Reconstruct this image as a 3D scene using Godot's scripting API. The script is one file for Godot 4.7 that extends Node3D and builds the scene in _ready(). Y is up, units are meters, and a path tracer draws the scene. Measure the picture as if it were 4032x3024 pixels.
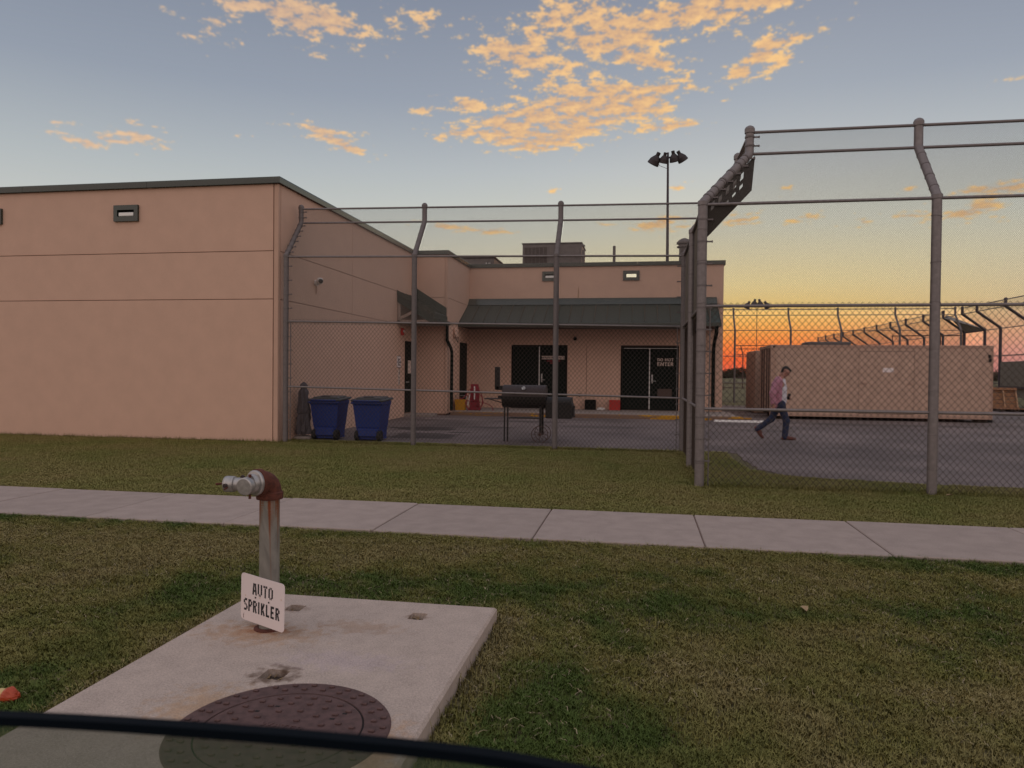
extends Node3D

# World: metres, y up, x = east along the fence, -z = north. P(x, y, n) takes the distance north.
var M := {}
var counts := {}
var rng := RandomNumberGenerator.new()


func P(x: float, y: float, n: float) -> Vector3:
	return Vector3(x, y, -n)


# ---------------------------------------------------------------- geometry collector
class Geo:
	var v := PackedVector3Array()
	var n := PackedVector3Array()
	var t := PackedVector2Array()

	func tri(a: Vector3, b: Vector3, c: Vector3, na: Vector3, nb: Vector3, nc: Vector3) -> void:
		if (c - a).cross(b - a).dot(na + nb + nc) < 0.0:
			v.append_array(PackedVector3Array([a, c, b]))
			n.append_array(PackedVector3Array([na, nc, nb]))
		else:
			v.append_array(PackedVector3Array([a, b, c]))
			n.append_array(PackedVector3Array([na, nb, nc]))

	func flat(a: Vector3, b: Vector3, c: Vector3, out: Vector3) -> void:
		var m := (c - a).cross(b - a)
		if m.length_squared() < 1e-16:
			return
		m = m.normalized()
		if m.dot(out) < 0.0:
			m = -m
		tri(a, b, c, m, m, m)

	func quad(a: Vector3, b: Vector3, c: Vector3, d: Vector3, out: Vector3) -> void:
		flat(a, b, c, out)
		flat(a, c, d, out)

	# box of full size s at c; bev chamfers every edge
	func box(c: Vector3, s: Vector3, bs := Basis.IDENTITY, bev := 0.0) -> void:
		var h := s * 0.5
		if bev <= 0.0:
			for ax in 3:
				for sg in [-1.0, 1.0]:
					var u := Vector3.ZERO
					var w := Vector3.ZERO
					var o := Vector3.ZERO
					o[ax] = sg * h[ax]
					u[(ax + 1) % 3] = h[(ax + 1) % 3]
					w[(ax + 2) % 3] = h[(ax + 2) % 3]
					quad(c + bs * (o - u - w), c + bs * (o + u - w), c + bs * (o + u + w), c + bs * (o - u + w), bs * o)
			return
		for ax in 3:
			for sg in [-1.0, 1.0]:
				var u := Vector3.ZERO
				var w := Vector3.ZERO
				var o := Vector3.ZERO
				o[ax] = sg * h[ax]
				u[(ax + 1) % 3] = h[(ax + 1) % 3] - bev
				w[(ax + 2) % 3] = h[(ax + 2) % 3] - bev
				quad(c + bs * (o - u - w), c + bs * (o + u - w), c + bs * (o + u + w), c + bs * (o - u + w), bs * o)
		for ax in 3:
			var b1 := (ax + 1) % 3
			var b2 := (ax + 2) % 3
			for s1 in [-1.0, 1.0]:
				for s2 in [-1.0, 1.0]:
					var e := Vector3.ZERO
					e[ax] = h[ax] - bev
					var p := Vector3.ZERO
					p[b1] = s1 * h[b1]
					p[b2] = s2 * (h[b2] - bev)
					var q := Vector3.ZERO
					q[b1] = s1 * (h[b1] - bev)
					q[b2] = s2 * h[b2]
					quad(c + bs * (p - e), c + bs * (p + e), c + bs * (q + e), c + bs * (q - e), bs * (p + q))
		for sx in [-1.0, 1.0]:
			for sy in [-1.0, 1.0]:
				for sz in [-1.0, 1.0]:
					var k := Vector3(sx, sy, sz)
					flat(c + bs * (k * (h - Vector3(0, bev, bev))), c + bs * (k * (h - Vector3(bev, 0, bev))), c + bs * (k * (h - Vector3(bev, bev, 0))), bs * k)

	# box between two corners
	func slab(a: Vector3, b: Vector3, bev := 0.0) -> void:
		box((a + b) * 0.5, (b - a).abs(), Basis.IDENTITY, bev)

	# swept tube; rr is a radius or an Array of radii
	func tube(pts: Array, rr, sides := 10, caps := true) -> void:
		var m := pts.size()
		var dirs := []
		for i in m:
			var d := Vector3.ZERO
			if i > 0:
				d += (pts[i] - pts[i - 1]).normalized()
			if i < m - 1:
				d += (pts[i + 1] - pts[i]).normalized()
			dirs.append(d.normalized())
		var up := Vector3.UP if absf(dirs[0].y) < 0.9 else Vector3.RIGHT
		var x: Vector3 = up.cross(dirs[0]).normalized()
		var rings := []
		var nrm := []
		for i in m:
			x = (x - dirs[i] * x.dot(dirs[i])).normalized()
			var y: Vector3 = dirs[i].cross(x)
			var stretch := 1.0
			if i > 0 and i < m - 1:
				stretch = 1.0 / maxf(0.5, (pts[i] - pts[i - 1]).normalized().dot(dirs[i]))
			var ring := []
			var rn := []
			var r: float = rr[i] if rr is Array else rr
			for k in sides:
				var a := TAU * k / sides
				var o := x * cos(a) + y * sin(a)
				rn.append(o)
				ring.append(pts[i] + o * r * (stretch if sides > 4 else 1.0))
			rings.append(ring)
			nrm.append(rn)
		for i in m - 1:
			for k in sides:
				var l := (k + 1) % sides
				tri(rings[i][k], rings[i + 1][k], rings[i + 1][l], nrm[i][k], nrm[i + 1][k], nrm[i + 1][l])
				tri(rings[i][k], rings[i + 1][l], rings[i][l], nrm[i][k], nrm[i + 1][l], nrm[i][l])
		if caps:
			for k in sides:
				var l := (k + 1) % sides
				flat(pts[0], rings[0][k], rings[0][l], -dirs[0])
				flat(pts[m - 1], rings[m - 1][k], rings[m - 1][l], dirs[m - 1])

	# profile [Vector2(radius, along)] turned round axis; hard = flat along the profile
	func lathe(o: Vector3, axis: Vector3, prof: Array, sides := 24) -> void:
		axis = axis.normalized()
		var x := (Vector3.UP if absf(axis.y) < 0.9 else Vector3.RIGHT).cross(axis).normalized()
		var y := axis.cross(x)
		for i in prof.size() - 1:
			var p: Vector2 = prof[i]
			var q: Vector2 = prof[i + 1]
			var d := q - p
			if d.length() < 1e-6:
				continue
			for k in sides:
				var a := TAU * k / sides
				var b := TAU * (k + 1) / sides
				var da := x * cos(a) + y * sin(a)
				var db := x * cos(b) + y * sin(b)
				var na := (da * d.y - axis * d.x).normalized()
				var nb := (db * d.y - axis * d.x).normalized()
				var p1 := o + da * p.x + axis * p.y
				var p2 := o + db * p.x + axis * p.y
				var q1 := o + da * q.x + axis * q.y
				var q2 := o + db * q.x + axis * q.y
				if q.x > 1e-6:
					tri(p1, q1, q2, na, na, nb)
				if p.x > 1e-6:
					tri(p1, q2, p2, na, nb, nb)

	# outline (Vector2 list) laid in the plane o + u*x + w*y, pushed along -depth*normal(u x w)
	func prism(poly: PackedVector2Array, o: Vector3, u: Vector3, w: Vector3, depth: Vector3) -> void:
		var idx := Geometry2D.triangulate_polygon(poly)
		for i in range(0, idx.size(), 3):
			var a := o + u * poly[idx[i]].x + w * poly[idx[i]].y
			var b := o + u * poly[idx[i + 1]].x + w * poly[idx[i + 1]].y
			var c := o + u * poly[idx[i + 2]].x + w * poly[idx[i + 2]].y
			flat(a, b, c, -depth)
			flat(a + depth, b + depth, c + depth, depth)
		var mid := Vector2.ZERO
		var area := 0.0
		for i in poly.size():
			area += poly[i].cross(poly[(i + 1) % poly.size()])
		for i in poly.size():
			var p := poly[i]
			var q := poly[(i + 1) % poly.size()]
			var e := (q - p)
			var on := Vector2(e.y, -e.x) * signf(area)
			var a := o + u * p.x + w * p.y
			var b := o + u * q.x + w * q.y
			quad(a, b, b + depth, a + depth, u * on.x + w * on.y)

	# diamond wire mesh in the rectangle o + U[0..w] + V[0..h]; straight four-sided wires of radius r
	func wires(o: Vector3, U: Vector3, V: Vector3, w: float, h: float, dx: float, dz: float, r: float, cut := 0.0) -> void:
		# cut: the upper right corner is mitred so that the right end moves by cut over the height
		var W := U.cross(V).normalized()
		var s := dz / dx
		var k0 := int(floor(-(h / s) / dx)) - 1
		var k1 := int(ceil((w + maxf(cut, 0.0) + h / s) / dx)) + 1
		for fam in 2:
			var off: Vector3 = W * (r if fam == 0 else -r)
			for k in range(k0, k1 + 1):
				var ub := k * dx
				var du := h / s * (1.0 if fam == 0 else -1.0)
				var t0 := 0.0
				var t1 := 1.0
				# left edge u >= 0
				if absf(du) > 1e-9:
					var tl := (0.0 - ub) / du
					if du > 0.0:
						t0 = maxf(t0, tl)
					else:
						t1 = minf(t1, tl)
					# right edge u <= w + cut * t
					var den := du - cut
					var tr := (w - ub) / den if absf(den) > 1e-9 else INF
					if den > 0.0:
						t1 = minf(t1, tr)
					else:
						t0 = maxf(t0, tr)
				if t1 - t0 < 1e-4:
					continue
				bar(o + U * (ub + du * t0) + V * (h * t0) + off, o + U * (ub + du * t1) + V * (h * t1) + off, r, W)

	func bar(a: Vector3, b: Vector3, r: float, W: Vector3) -> void:
		var d := (b - a).normalized()
		var x := W * r
		var y := d.cross(W).normalized() * r
		var c := [x, y, -x, -y]
		for k in 4:
			var p: Vector3 = c[k]
			var q: Vector3 = c[(k + 1) % 4]
			var pn := p / r
			var qn := q / r
			tri(a + p, b + p, b + q, pn, pn, qn)
			tri(a + p, b + q, a + q, pn, qn, qn)

	func mesh() -> ArrayMesh:
		var a := []
		a.resize(Mesh.ARRAY_MAX)
		a[Mesh.ARRAY_VERTEX] = v
		a[Mesh.ARRAY_NORMAL] = n
		if t.size() == v.size():
			a[Mesh.ARRAY_TEX_UV] = t
		var m := ArrayMesh.new()
		m.add_surface_from_arrays(Mesh.PRIMITIVE_TRIANGLES, a)
		return m


# ---------------------------------------------------------------- naming
func numbered(parent: Node, called: String) -> String:
	var key := str(parent.get_instance_id()) + called
	var k: int = counts.get(key, 0)
	counts[key] = k + 1
	return called if k == 0 else "%s_%03d" % [called, k]


func thing(called: String, label: String, category: String, at := Vector3.ZERO, group := "") -> Node3D:
	var o := Node3D.new()
	o.name = numbered(self, called)
	add_child(o)
	o.position = at
	return tag(o, label, category, group)


func tag(o: Node3D, label: String, category: String, group := "", kind := "") -> Node3D:
	if label != "":
		o.set_meta("label", label)
	if category != "":
		o.set_meta("category", category)
	if group != "":
		o.set_meta("group", group)
	if kind != "":
		o.set_meta("kind", kind)
	return o


func base_of(o: Node3D) -> Vector3:
	var s := Vector3.ZERO
	while o != self:
		s += o.position
		o = o.get_parent()
	return s


# one mesh, given in world coordinates, under parent (things may stand off the origin)
func obj(called: String, g: Geo, m: Material, parent: Node3D = self, label := "") -> MeshInstance3D:
	var o := MeshInstance3D.new()
	o.name = numbered(parent, called)
	if parent != self:
		var shift := base_of(parent)
		for i in g.v.size():
			g.v[i] -= shift
	o.mesh = g.mesh()
	o.material_override = null
	o.set_surface_override_material(0, m)
	parent.add_child(o, true)
	if label != "":
		o.set_meta("label", label)
	return o


func share(called: String, src: MeshInstance3D, parent: Node3D, shift: Vector3) -> MeshInstance3D:
	var o := MeshInstance3D.new()
	o.name = numbered(parent, called)
	o.mesh = src.mesh
	o.set_surface_override_material(0, src.get_surface_override_material(0))
	o.position = src.position + shift
	parent.add_child(o, true)
	return o


func struct(called: String, g: Geo, m: Material) -> MeshInstance3D:
	var o := obj(called, g, m)
	o.set_meta("kind", "structure")
	return o


func stuff(o: Node3D) -> Node3D:
	o.set_meta("kind", "stuff")
	return o


func words(called: String, txt: String, h: float, at: Vector3, right: Vector3, up: Vector3, m: Material, parent: Node3D, wide := 1.0, depth := 0.006) -> MeshInstance3D:
	var tm := TextMesh.new()
	var f := SystemFont.new()
	f.font_names = PackedStringArray(["Droid Sans"])
	f.font_weight = 700
	tm.font = f
	tm.text = txt
	tm.font_size = 32
	tm.pixel_size = h / 24.0
	tm.depth = depth
	tm.curve_step = 2.0
	var o := MeshInstance3D.new()
	o.name = numbered(parent, called)
	o.mesh = tm
	o.set_surface_override_material(0, m)
	parent.add_child(o, true)
	right = right.normalized()
	up = up.normalized()
	o.transform = Transform3D(Basis(right * wide, up, right.cross(up)), at - base_of(parent))
	return o


# ---------------------------------------------------------------- materials
func mat(called: String, r: float, g: float, b: float, rough := 0.9, metal := 0.0, spec := 0.5) -> StandardMaterial3D:
	var m := StandardMaterial3D.new()
	m.resource_name = called
	m.albedo_color = Color(r, g, b).linear_to_srgb()
	m.roughness = rough
	m.metallic = metal
	m.metallic_specular = spec
	M[called] = m
	return m


func noise(seed_: int, freq: float, oct := 4) -> FastNoiseLite:
	var f := FastNoiseLite.new()
	f.seed = seed_
	f.noise_type = FastNoiseLite.TYPE_SIMPLEX_SMOOTH
	f.frequency = freq
	f.fractal_octaves = oct
	return f


# grey variation picture (seamless): coarse blotches, fine grain and specks; values near 1 multiply the colour
func grain(seed_: int, size: int, blotch: float, fine: float, specks: float, coarse_freq := 0.006, fine_freq := 0.25) -> ImageTexture:
	var a := noise(seed_, coarse_freq, 4).get_seamless_image(size, size)
	var b := noise(seed_ + 7, fine_freq, 2).get_seamless_image(size, size)
	var da := a.get_data()
	var db := b.get_data()
	var r := RandomNumberGenerator.new()
	r.seed = seed_
	var out := PackedByteArray()
	out.resize(size * size)
	for i in size * size:
		var x := 0.93 + (da[i] / 255.0 - 0.5) * blotch + (db[i] / 255.0 - 0.5) * fine
		if specks > 0.0:
			x += (r.randf() - 0.5) * specks
		out[i] = int(clampf(x, 0.0, 1.0) * 255.0)
	var im := Image.create_from_data(size, size, false, Image.FORMAT_L8, out)
	im.generate_mipmaps()
	return ImageTexture.create_from_image(im)


func textured(m: StandardMaterial3D, tex: Texture2D, metres: float, bump := 0.0, bump_tex: Texture2D = null) -> StandardMaterial3D:
	m.albedo_texture = tex
	m.uv1_triplanar = true
	m.uv1_world_triplanar = true
	m.uv1_scale = Vector3.ONE / metres
	if bump > 0.0:
		m.heightmap_enabled = true
		m.heightmap_scale = bump
		m.heightmap_texture = bump_tex if bump_tex else tex
	return m


func make_materials() -> void:
	var stucco := grain(11, 1024, 0.035, 0.09, 0.06, 0.004, 0.2)
	var conc := grain(23, 1024, 0.09, 0.10, 0.16, 0.006, 0.12)
	var metal := grain(31, 512, 0.16, 0.06, 0.05, 0.012, 0.3)
	textured(mat("stucco", 0.74, 0.48, 0.365, 0.7), stucco, 2.6, 0.12)
	textured(mat("stucco_strip", 0.66, 0.43, 0.33, 0.95), stucco, 2.1, 0.1)
	mat("joint_sealant", 0.25, 0.16, 0.13, 0.95)
	for i in 4:
		var k: float = [1.0, 0.95, 1.04, 0.98][i]
		textured(mat("walk_concrete_%d" % i, 0.435 * k, 0.35 * k, 0.315 * k, 0.95), conc, 1.7 + 0.1 * i, 0.12)
	textured(mat("concrete", 0.36, 0.3, 0.27, 0.95), conc, 1.6, 0.15)
	textured(mat("green_metal", 0.020, 0.034, 0.026, 0.22, 0.0, 0.6), metal, 1.3)
	textured(mat("awning_green", 0.022, 0.038, 0.03, 0.5, 0.0, 0.45), metal, 1.7)
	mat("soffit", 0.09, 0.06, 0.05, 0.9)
	textured(mat("galvanised", 0.25, 0.22, 0.22, 0.5, 0.35), metal, 0.5)
	textured(mat("galvanised_dull", 0.19, 0.165, 0.165, 0.6, 0.25), metal, 0.4)
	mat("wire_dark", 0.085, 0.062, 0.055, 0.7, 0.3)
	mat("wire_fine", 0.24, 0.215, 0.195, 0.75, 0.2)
	mat("shade_cloth", 0.012, 0.008, 0.007, 0.95, 0.0, 0.2)
	mat("rusty_fence", 0.11, 0.06, 0.05, 0.8, 0.1)
	mat("door_black", 0.005, 0.006, 0.0055, 0.7, 0.0, 0.2)
	mat("door_green", 0.005, 0.009, 0.007, 0.7, 0.0, 0.25)
	mat("white_paint", 0.72, 0.68, 0.66, 0.7)
	mat("sign_white", 0.80, 0.70, 0.69, 0.55)
	mat("stencil_black", 0.012, 0.012, 0.016, 0.7)
	mat("dull_letter", 0.68, 0.54, 0.47, 0.8)
	mat("steel", 0.45, 0.44, 0.43, 0.35, 0.8)
	mat("sign_red", 0.25, 0.02, 0.03, 0.7)
	textured(mat("rust", 0.125, 0.034, 0.020, 0.85), grain(41, 512, 0.5, 0.3, 0.15, 0.02, 0.2), 0.3, 0.2)
	textured(mat("aluminium", 0.50, 0.48, 0.47, 0.42, 0.7), metal, 0.2)
	textured(mat("cast_iron", 0.135, 0.075, 0.07, 0.75, 0.15), grain(43, 512, 0.3, 0.2, 0.1, 0.015, 0.2), 0.5, 0.08)
	mat("pocket_dark", 0.045, 0.03, 0.022, 1.0)
	mat("groove_dark", 0.015, 0.010, 0.010, 0.9)
	textured(mat("bin_blue", 0.008, 0.034, 0.22, 0.5), metal, 0.6)
	mat("bin_lid", 0.07, 0.075, 0.08, 0.55)
	mat("black_rubber", 0.015, 0.014, 0.014, 0.85)
	textured(mat("cover_cloth", 0.13, 0.115, 0.13, 0.95), grain(47, 512, 0.4, 0.3, 0.1, 0.02, 0.2), 0.3)
	textured(mat("smoker_black", 0.02, 0.017, 0.017, 0.6, 0.2), metal, 0.4)
	textured(mat("smoker_lid", 0.07, 0.05, 0.05, 0.55, 0.3), grain(53, 512, 0.5, 0.2, 0.1, 0.02, 0.2), 0.5)
	mat("red_paint", 0.26, 0.016, 0.03, 0.55)
	mat("red_plastic", 0.45, 0.025, 0.018, 0.5)
	mat("yellow_plastic", 0.50, 0.24, 0.01, 0.5)
	textured(mat("kerb_yellow", 0.42, 0.25, 0.03, 0.9), grain(59, 512, 0.9, 0.3, 0.1, 0.02, 0.2), 0.9)
	textured(mat("container_tan", 0.57, 0.385, 0.295, 0.75), grain(61, 512, 0.12, 0.06, 0.03, 0.01, 0.3), 2.0)
	mat("container_edge", 0.42, 0.27, 0.205, 0.75)
	textured(mat("trailer_grey", 0.19, 0.165, 0.14, 0.8), metal, 1.1)
	textured(mat("pallet_wood", 0.27, 0.125, 0.06, 0.9), grain(67, 512, 0.4, 0.2, 0.1, 0.01, 0.2), 0.5)
	mat("pallet_edge", 0.36, 0.21, 0.12, 0.9)
	textured(mat("unit_metal", 0.16, 0.135, 0.13, 0.6, 0.2), metal, 1.2)
	mat("unit_grille", 0.05, 0.033, 0.03, 0.8)
	mat("lamp_housing", 0.05, 0.04, 0.045, 0.6, 0.3)
	mat("lamp_reflector", 0.35, 0.33, 0.32, 0.5, 0.3)
	mat("pole_purple", 0.06, 0.045, 0.06, 0.6, 0.2)
	textured(mat("beige_wood", 0.42, 0.31, 0.26, 0.85), metal, 0.7)
	mat("skin", 0.40, 0.20, 0.15, 0.6)
	mat("hair", 0.015, 0.011, 0.010, 0.7)
	textured(mat("tee_white", 0.74, 0.70, 0.76, 0.95), grain(71, 256, 0.2, 0.1, 0.04, 0.02, 0.2), 0.25)
	textured(mat("shirt_pink", 0.56, 0.26, 0.34, 0.95), grain(73, 256, 0.35, 0.15, 0.05, 0.02, 0.2), 0.22)
	textured(mat("jeans", 0.030, 0.040, 0.085, 0.95), grain(79, 256, 0.5, 0.2, 0.08, 0.02, 0.2), 0.2)
	mat("shoe_brown", 0.13, 0.04, 0.03, 0.6)
	mat("phone_black", 0.01, 0.01, 0.012, 0.3)
	mat("apple_red", 0.45, 0.06, 0.02, 0.4)
	mat("apple_flesh", 0.65, 0.48, 0.22, 0.7)
	mat("leaf_dry", 0.40, 0.28, 0.16, 0.9)
	var gl := mat("window_glass", 0.075, 0.14, 0.085, 0.03)
	gl.transparency = BaseMaterial3D.TRANSPARENCY_ALPHA
	gl.albedo_color.a = 0.36
	mat("glass_edge", 0.003, 0.006, 0.010, 0.6, 0.0, 0.15)
	mat("car_paint", 0.03, 0.032, 0.036, 0.25)
	var lens := mat("lamp_lens", 0.8, 0.8, 0.78, 0.15)
	lens.clearcoat_enabled = true
	var lit := mat("lamp_lens_lit", 0.8, 0.79, 0.72, 0.3)
	lit.emission_enabled = true
	lit.emission = Color(1.0, 0.96, 0.80)
	lit.emission_energy_multiplier = 0.75
	var wtr := mat("water", 0.02, 0.025, 0.02, 0.02, 0.0, 0.8)
	wtr.clearcoat_enabled = false
	var bl := mat("blade", 1.0, 1.0, 1.0, 0.85, 0.0, 0.25)
	bl.vertex_color_use_as_albedo = true
	bl.backlight_enabled = true
	bl.backlight = Color(0.25, 0.25, 0.15)
	var lf := mat("tree_leaf", 1.0, 1.0, 1.0, 0.9, 0.0, 0.2)
	lf.vertex_color_use_as_albedo = true
	textured(mat("thatch", 0.155, 0.13, 0.062, 1.0), grain(83, 1024, 0.4, 0.4, 0.3, 0.01, 0.2), 0.9, 1.0)
	textured(mat("field", 0.14, 0.13, 0.055, 1.0), grain(89, 1024, 0.6, 0.3, 0.2, 0.01, 0.1), 23.0)
	mat("bark", 0.05, 0.035, 0.028, 0.95)
	mat("berm", 0.10, 0.085, 0.055, 1.0)


# ---------------------------------------------------------------- camera, sky, sun
const YAW := 9.9
const PITCH := -0.858
const ROLL := 0.556
const HALF := 1512.0 / 2909.0


func view_basis() -> Basis:
	return Basis.from_euler(Vector3(deg_to_rad(PITCH), deg_to_rad(YAW), deg_to_rad(ROLL)), EULER_ORDER_YXZ)


func keyed(table: Array, x: float) -> Vector3:
	for i in range(1, table.size()):
		if x <= table[i][0]:
			var p: Array = table[i - 1]
			var q: Array = table[i]
			var t: float = clampf((x - p[0]) / (q[0] - p[0]), 0.0, 1.0)
			return Vector3(lerpf(p[1], q[1], t), lerpf(p[2], q[2], t), lerpf(p[3], q[3], t))
	var l: Array = table[-1]
	return Vector3(l[1], l[2], l[3])


# air colour (0..255 sRGB) by height above the horizon and angle from where the sun went down
func air(el: float, az: float) -> Vector3:
	var glow := [[0, 236, 92, 58], [1.2, 250, 108, 58], [2.4, 250, 140, 68], [3.6, 250, 176, 88], [5.0, 251, 211, 132], [6.5, 246, 221, 160], [8.5, 232, 217, 176], [11, 212, 209, 191], [15, 192, 195, 194], [20, 164, 171, 181], [27, 140, 147, 163], [36, 146, 152, 168], [60, 176, 178, 190], [90, 188, 188, 198]]
	var warm := [[0, 205, 150, 155], [1.5, 222, 160, 155], [3, 230, 172, 140], [5, 238, 211, 160], [8, 226, 215, 180], [11, 206, 206, 192], [15, 186, 191, 193], [20, 156, 164, 177], [27, 134, 142, 159], [36, 142, 148, 164], [60, 174, 176, 188], [90, 188, 188, 198]]
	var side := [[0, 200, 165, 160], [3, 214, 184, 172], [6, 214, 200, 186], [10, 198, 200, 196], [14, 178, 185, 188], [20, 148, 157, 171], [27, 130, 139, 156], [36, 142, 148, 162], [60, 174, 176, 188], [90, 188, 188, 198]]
	var back := [[0, 212, 184, 178], [5, 236, 212, 202], [14, 242, 224, 214], [28, 230, 218, 214], [50, 206, 202, 206], [90, 188, 188, 198]]  # out-of-view sky, behind and overhead, brightened to light walls and ground
	var a := absf(az)
	var hot := exp(-pow(az / 13.0, 2.0))
	var near := exp(-pow(az / 34.0, 2.0))
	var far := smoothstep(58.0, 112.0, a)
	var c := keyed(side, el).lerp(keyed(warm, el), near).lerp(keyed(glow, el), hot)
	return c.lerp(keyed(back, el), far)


func make_sky() -> Sky:
	var sun_az := 7.5
	var lw := 512
	var lh := 256
	var low := Image.create(lw, lh, false, Image.FORMAT_RGBF)
	for j in lh:
		var el := 90.0 - (j + 0.5) * 180.0 / lh
		for i in lw:
			var az := wrapf((i + 0.5) * 360.0 / lw - sun_az, -180.0, 180.0)
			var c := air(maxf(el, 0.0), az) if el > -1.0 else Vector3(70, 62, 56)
			low.set_pixel(i, j, Color(c.x / 255.0, c.y / 255.0, c.z / 255.0))
	var W := 4096
	var H := 2048
	# join the two ends before enlarging, so that no seam is left
	var wide := Image.create(lw + 32, lh, false, Image.FORMAT_RGBF)
	wide.blit_rect(low, Rect2i(lw - 16, 0, 16, lh), Vector2i(0, 0))
	wide.blit_rect(low, Rect2i(0, 0, lw, lh), Vector2i(16, 0))
	wide.blit_rect(low, Rect2i(0, 0, 16, lh), Vector2i(lw + 16, 0))
	wide.resize(W + 256, H, Image.INTERPOLATE_CUBIC)
	low = wide.get_region(Rect2i(128, 0, W, H))
	low.convert(Image.FORMAT_RGB8)
	var data := low.get_data()
	# clouds: patches given in picture units (2212 wide) turned into directions; x, y, half width, half height, strength, tilt
	var patches := [
		[470, 50, 42, 38, 0.80, -0.5], [520, 12, 50, 16, 0.55, 0.1], [590, 18, 90, 18, 0.6, 0.1], [650, 30, 95, 34, 0.95, 0.15], [730, 50, 70, 26, 0.9, 0.2], [640, 62, 40, 14, 0.9, 0.3], [842, 48, 26, 30, 0.7, 0.6], [920, 45, 38, 24, 0.8, 0.1], [676, 116, 22, 9, 0.5, 0.0], [370, 20, 30, 12, 0.35, 0.0],
		[250, 300, 80, 15, 0.9, -0.03], [175, 308, 40, 9, 0.75, 0.1], [310, 268, 45, 5, 0.7, 0.05], [120, 262, 12, 4, 0.5, 0.0], [295, 288, 40, 9, 0.75, 0.2], [100, 285, 25, 5, 0.4, 0.0], [700, 284, 62, 15, 0.85, 0.15], [725, 300, 45, 15, 0.8, 0.3], [760, 320, 36, 9, 0.85, 0.1], [512, 291, 16, 3, 0.4, 0.0],
		[914, 236, 24, 11, 0.8, -0.1], [1005, 222, 36, 14, 0.95, -0.05],
		[1075, 110, 60, 34, 0.95, 0.1], [1130, 128, 60, 30, 0.8, 0.2], [1150, 80, 40, 34, 0.75, 0.3], [1240, 148, 70, 28, 0.72, 0.15], [1250, 85, 80, 24, 0.85, 0.35], [1190, 40, 40, 26, 0.7, 0.0], [1320, 60, 110, 26, 0.95, 0.25], [1280, 10, 90, 22, 0.8, 0.1], [1410, 45, 120, 30, 1.0, -0.25], [1500, 25, 100, 26, 0.95, -0.1], [1600, 30, 70, 18, 0.75, 0.0], [1560, 60, 50, 14, 0.55, 0.1], [1690, -8, 150, 17, 1.05, 0.05], [1350, 108, 70, 26, 0.85, 0.25], [1390, 130, 50, 14, 0.8, 0.2], [1430, 135, 40, 14, 0.7, 0.1], [1475, 165, 36, 14, 0.66, 0.2], [1335, 186, 70, 12, 0.7, 0.05], [1240, 200, 60, 12, 0.55, 0.0], [1440, 187, 32, 9, 0.8, 0.0], [1500, 190, 40, 8, 0.5, 0.1], [1170, 175, 50, 20, 0.55, 0.2],
		[1110, 272, 110, 34, 1.05, 0.1], [1180, 240, 90, 40, 0.95, -0.1], [1250, 262, 110, 34, 1.05, -0.15], [1330, 225, 90, 26, 0.85, -0.1], [1400, 215, 66, 22, 0.8, -0.1], [1300, 205, 60, 18, 0.6, 0.0], [1420, 245, 50, 14, 0.7, 0.0], [990, 285, 50, 12, 0.9, 0.0], [950, 298, 22, 8, 0.6, 0.1], [1430, 273, 70, 12, 1.0, -0.05], [1480, 266, 36, 6, 0.7, 0.0], [1130, 308, 70, 14, 0.95, 0.05], [1210, 300, 50, 12, 0.7, -0.2],
		[1625, 135, 44, 26, 0.9, -0.5], [1600, 152, 36, 16, 0.85, -0.3], [1720, 78, 62, 13, 0.9, -0.15], [1695, 130, 44, 17, 0.85, -0.3], [1650, 95, 44, 14, 0.75, -0.3], [1640, 70, 30, 8, 0.6, 0.0], [1660, 108, 20, 8, 0.6, 0.0], [2190, 172, 44, 12, 0.45, 0.0],
		[1193, 411, 9, 10, 0.75, 0.0], [1265, 408, 8, 5, 0.6, 0.0], [1462, 404, 13, 8, 1.0, 0.1], [1498, 388, 12, 4, 0.7, -0.1],
		[960, 488, 42, 7, 1.0, 0.05], [1055, 497, 46, 7, 1.0, 0.0], [1300, 484, 30, 5, 0.75, 0.0], [1405, 489, 40, 11, 1.0, -0.05], [1440, 474, 46, 8, 1.0, -0.1], [1470, 488, 26, 6, 0.8, -0.1], [1595, 473, 40, 15, 1.05, 0.05], [1735, 470, 38, 9, 0.85, -0.1], [1858, 478, 20, 9, 0.95, 0.1], [1812, 482, 12, 4, 0.5, 0.0], [1965, 463, 40, 7, 0.95, 0.0], [2085, 458, 60, 12, 1.0, -0.1], [2120, 440, 40, 12, 0.8, -0.2], [2100, 410, 60, 10, 0.85, -0.15], [2180, 404, 60, 13, 0.95, -0.1], [1962, 409, 12, 7, 0.85, 0.0], [1700, 410, 14, 9, 0.6, 0.0], [2170, 470, 40, 6, 0.5, 0.0],
	]
	var B := view_basis()
	var list := []
	for p in patches:
		var u: float = (p[0] * 1.8228 - 2016.0) / 2909.0
		var w: float = (p[1] * 1.8228 - 1512.0) / 2909.0
		var d := (B * Vector3(u, -w, -1.0)).normalized()
		var s: float = W / TAU * 1.8228 / 2909.0 / (1.0 + 0.5 * (u * u + w * w))
		list.append([fposmod(atan2(d.x, -d.z) * W / TAU, W), (0.5 - asin(d.y) / PI) * H, p[2] * s / sqrt(1.0 - d.y * d.y), p[3] * s, p[4], p[5]])
	# the same broken cloud goes on round the sky
	var r := RandomNumberGenerator.new()
	r.seed = 5
	for k in 70:
		var az := r.randf_range(62.0, 292.0)
		var el := r.randf_range(10.0, 60.0)
		for q in r.randi_range(2, 5):
			list.append([fposmod((az + r.randfn() * 4.0) * W / 360.0, W), (90.0 - el + r.randfn() * 1.5) / 180.0 * H, r.randf_range(12, 46) / cos(deg_to_rad(el)), r.randf_range(5, 16), r.randf_range(0.5, 0.95), 0.0])
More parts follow.
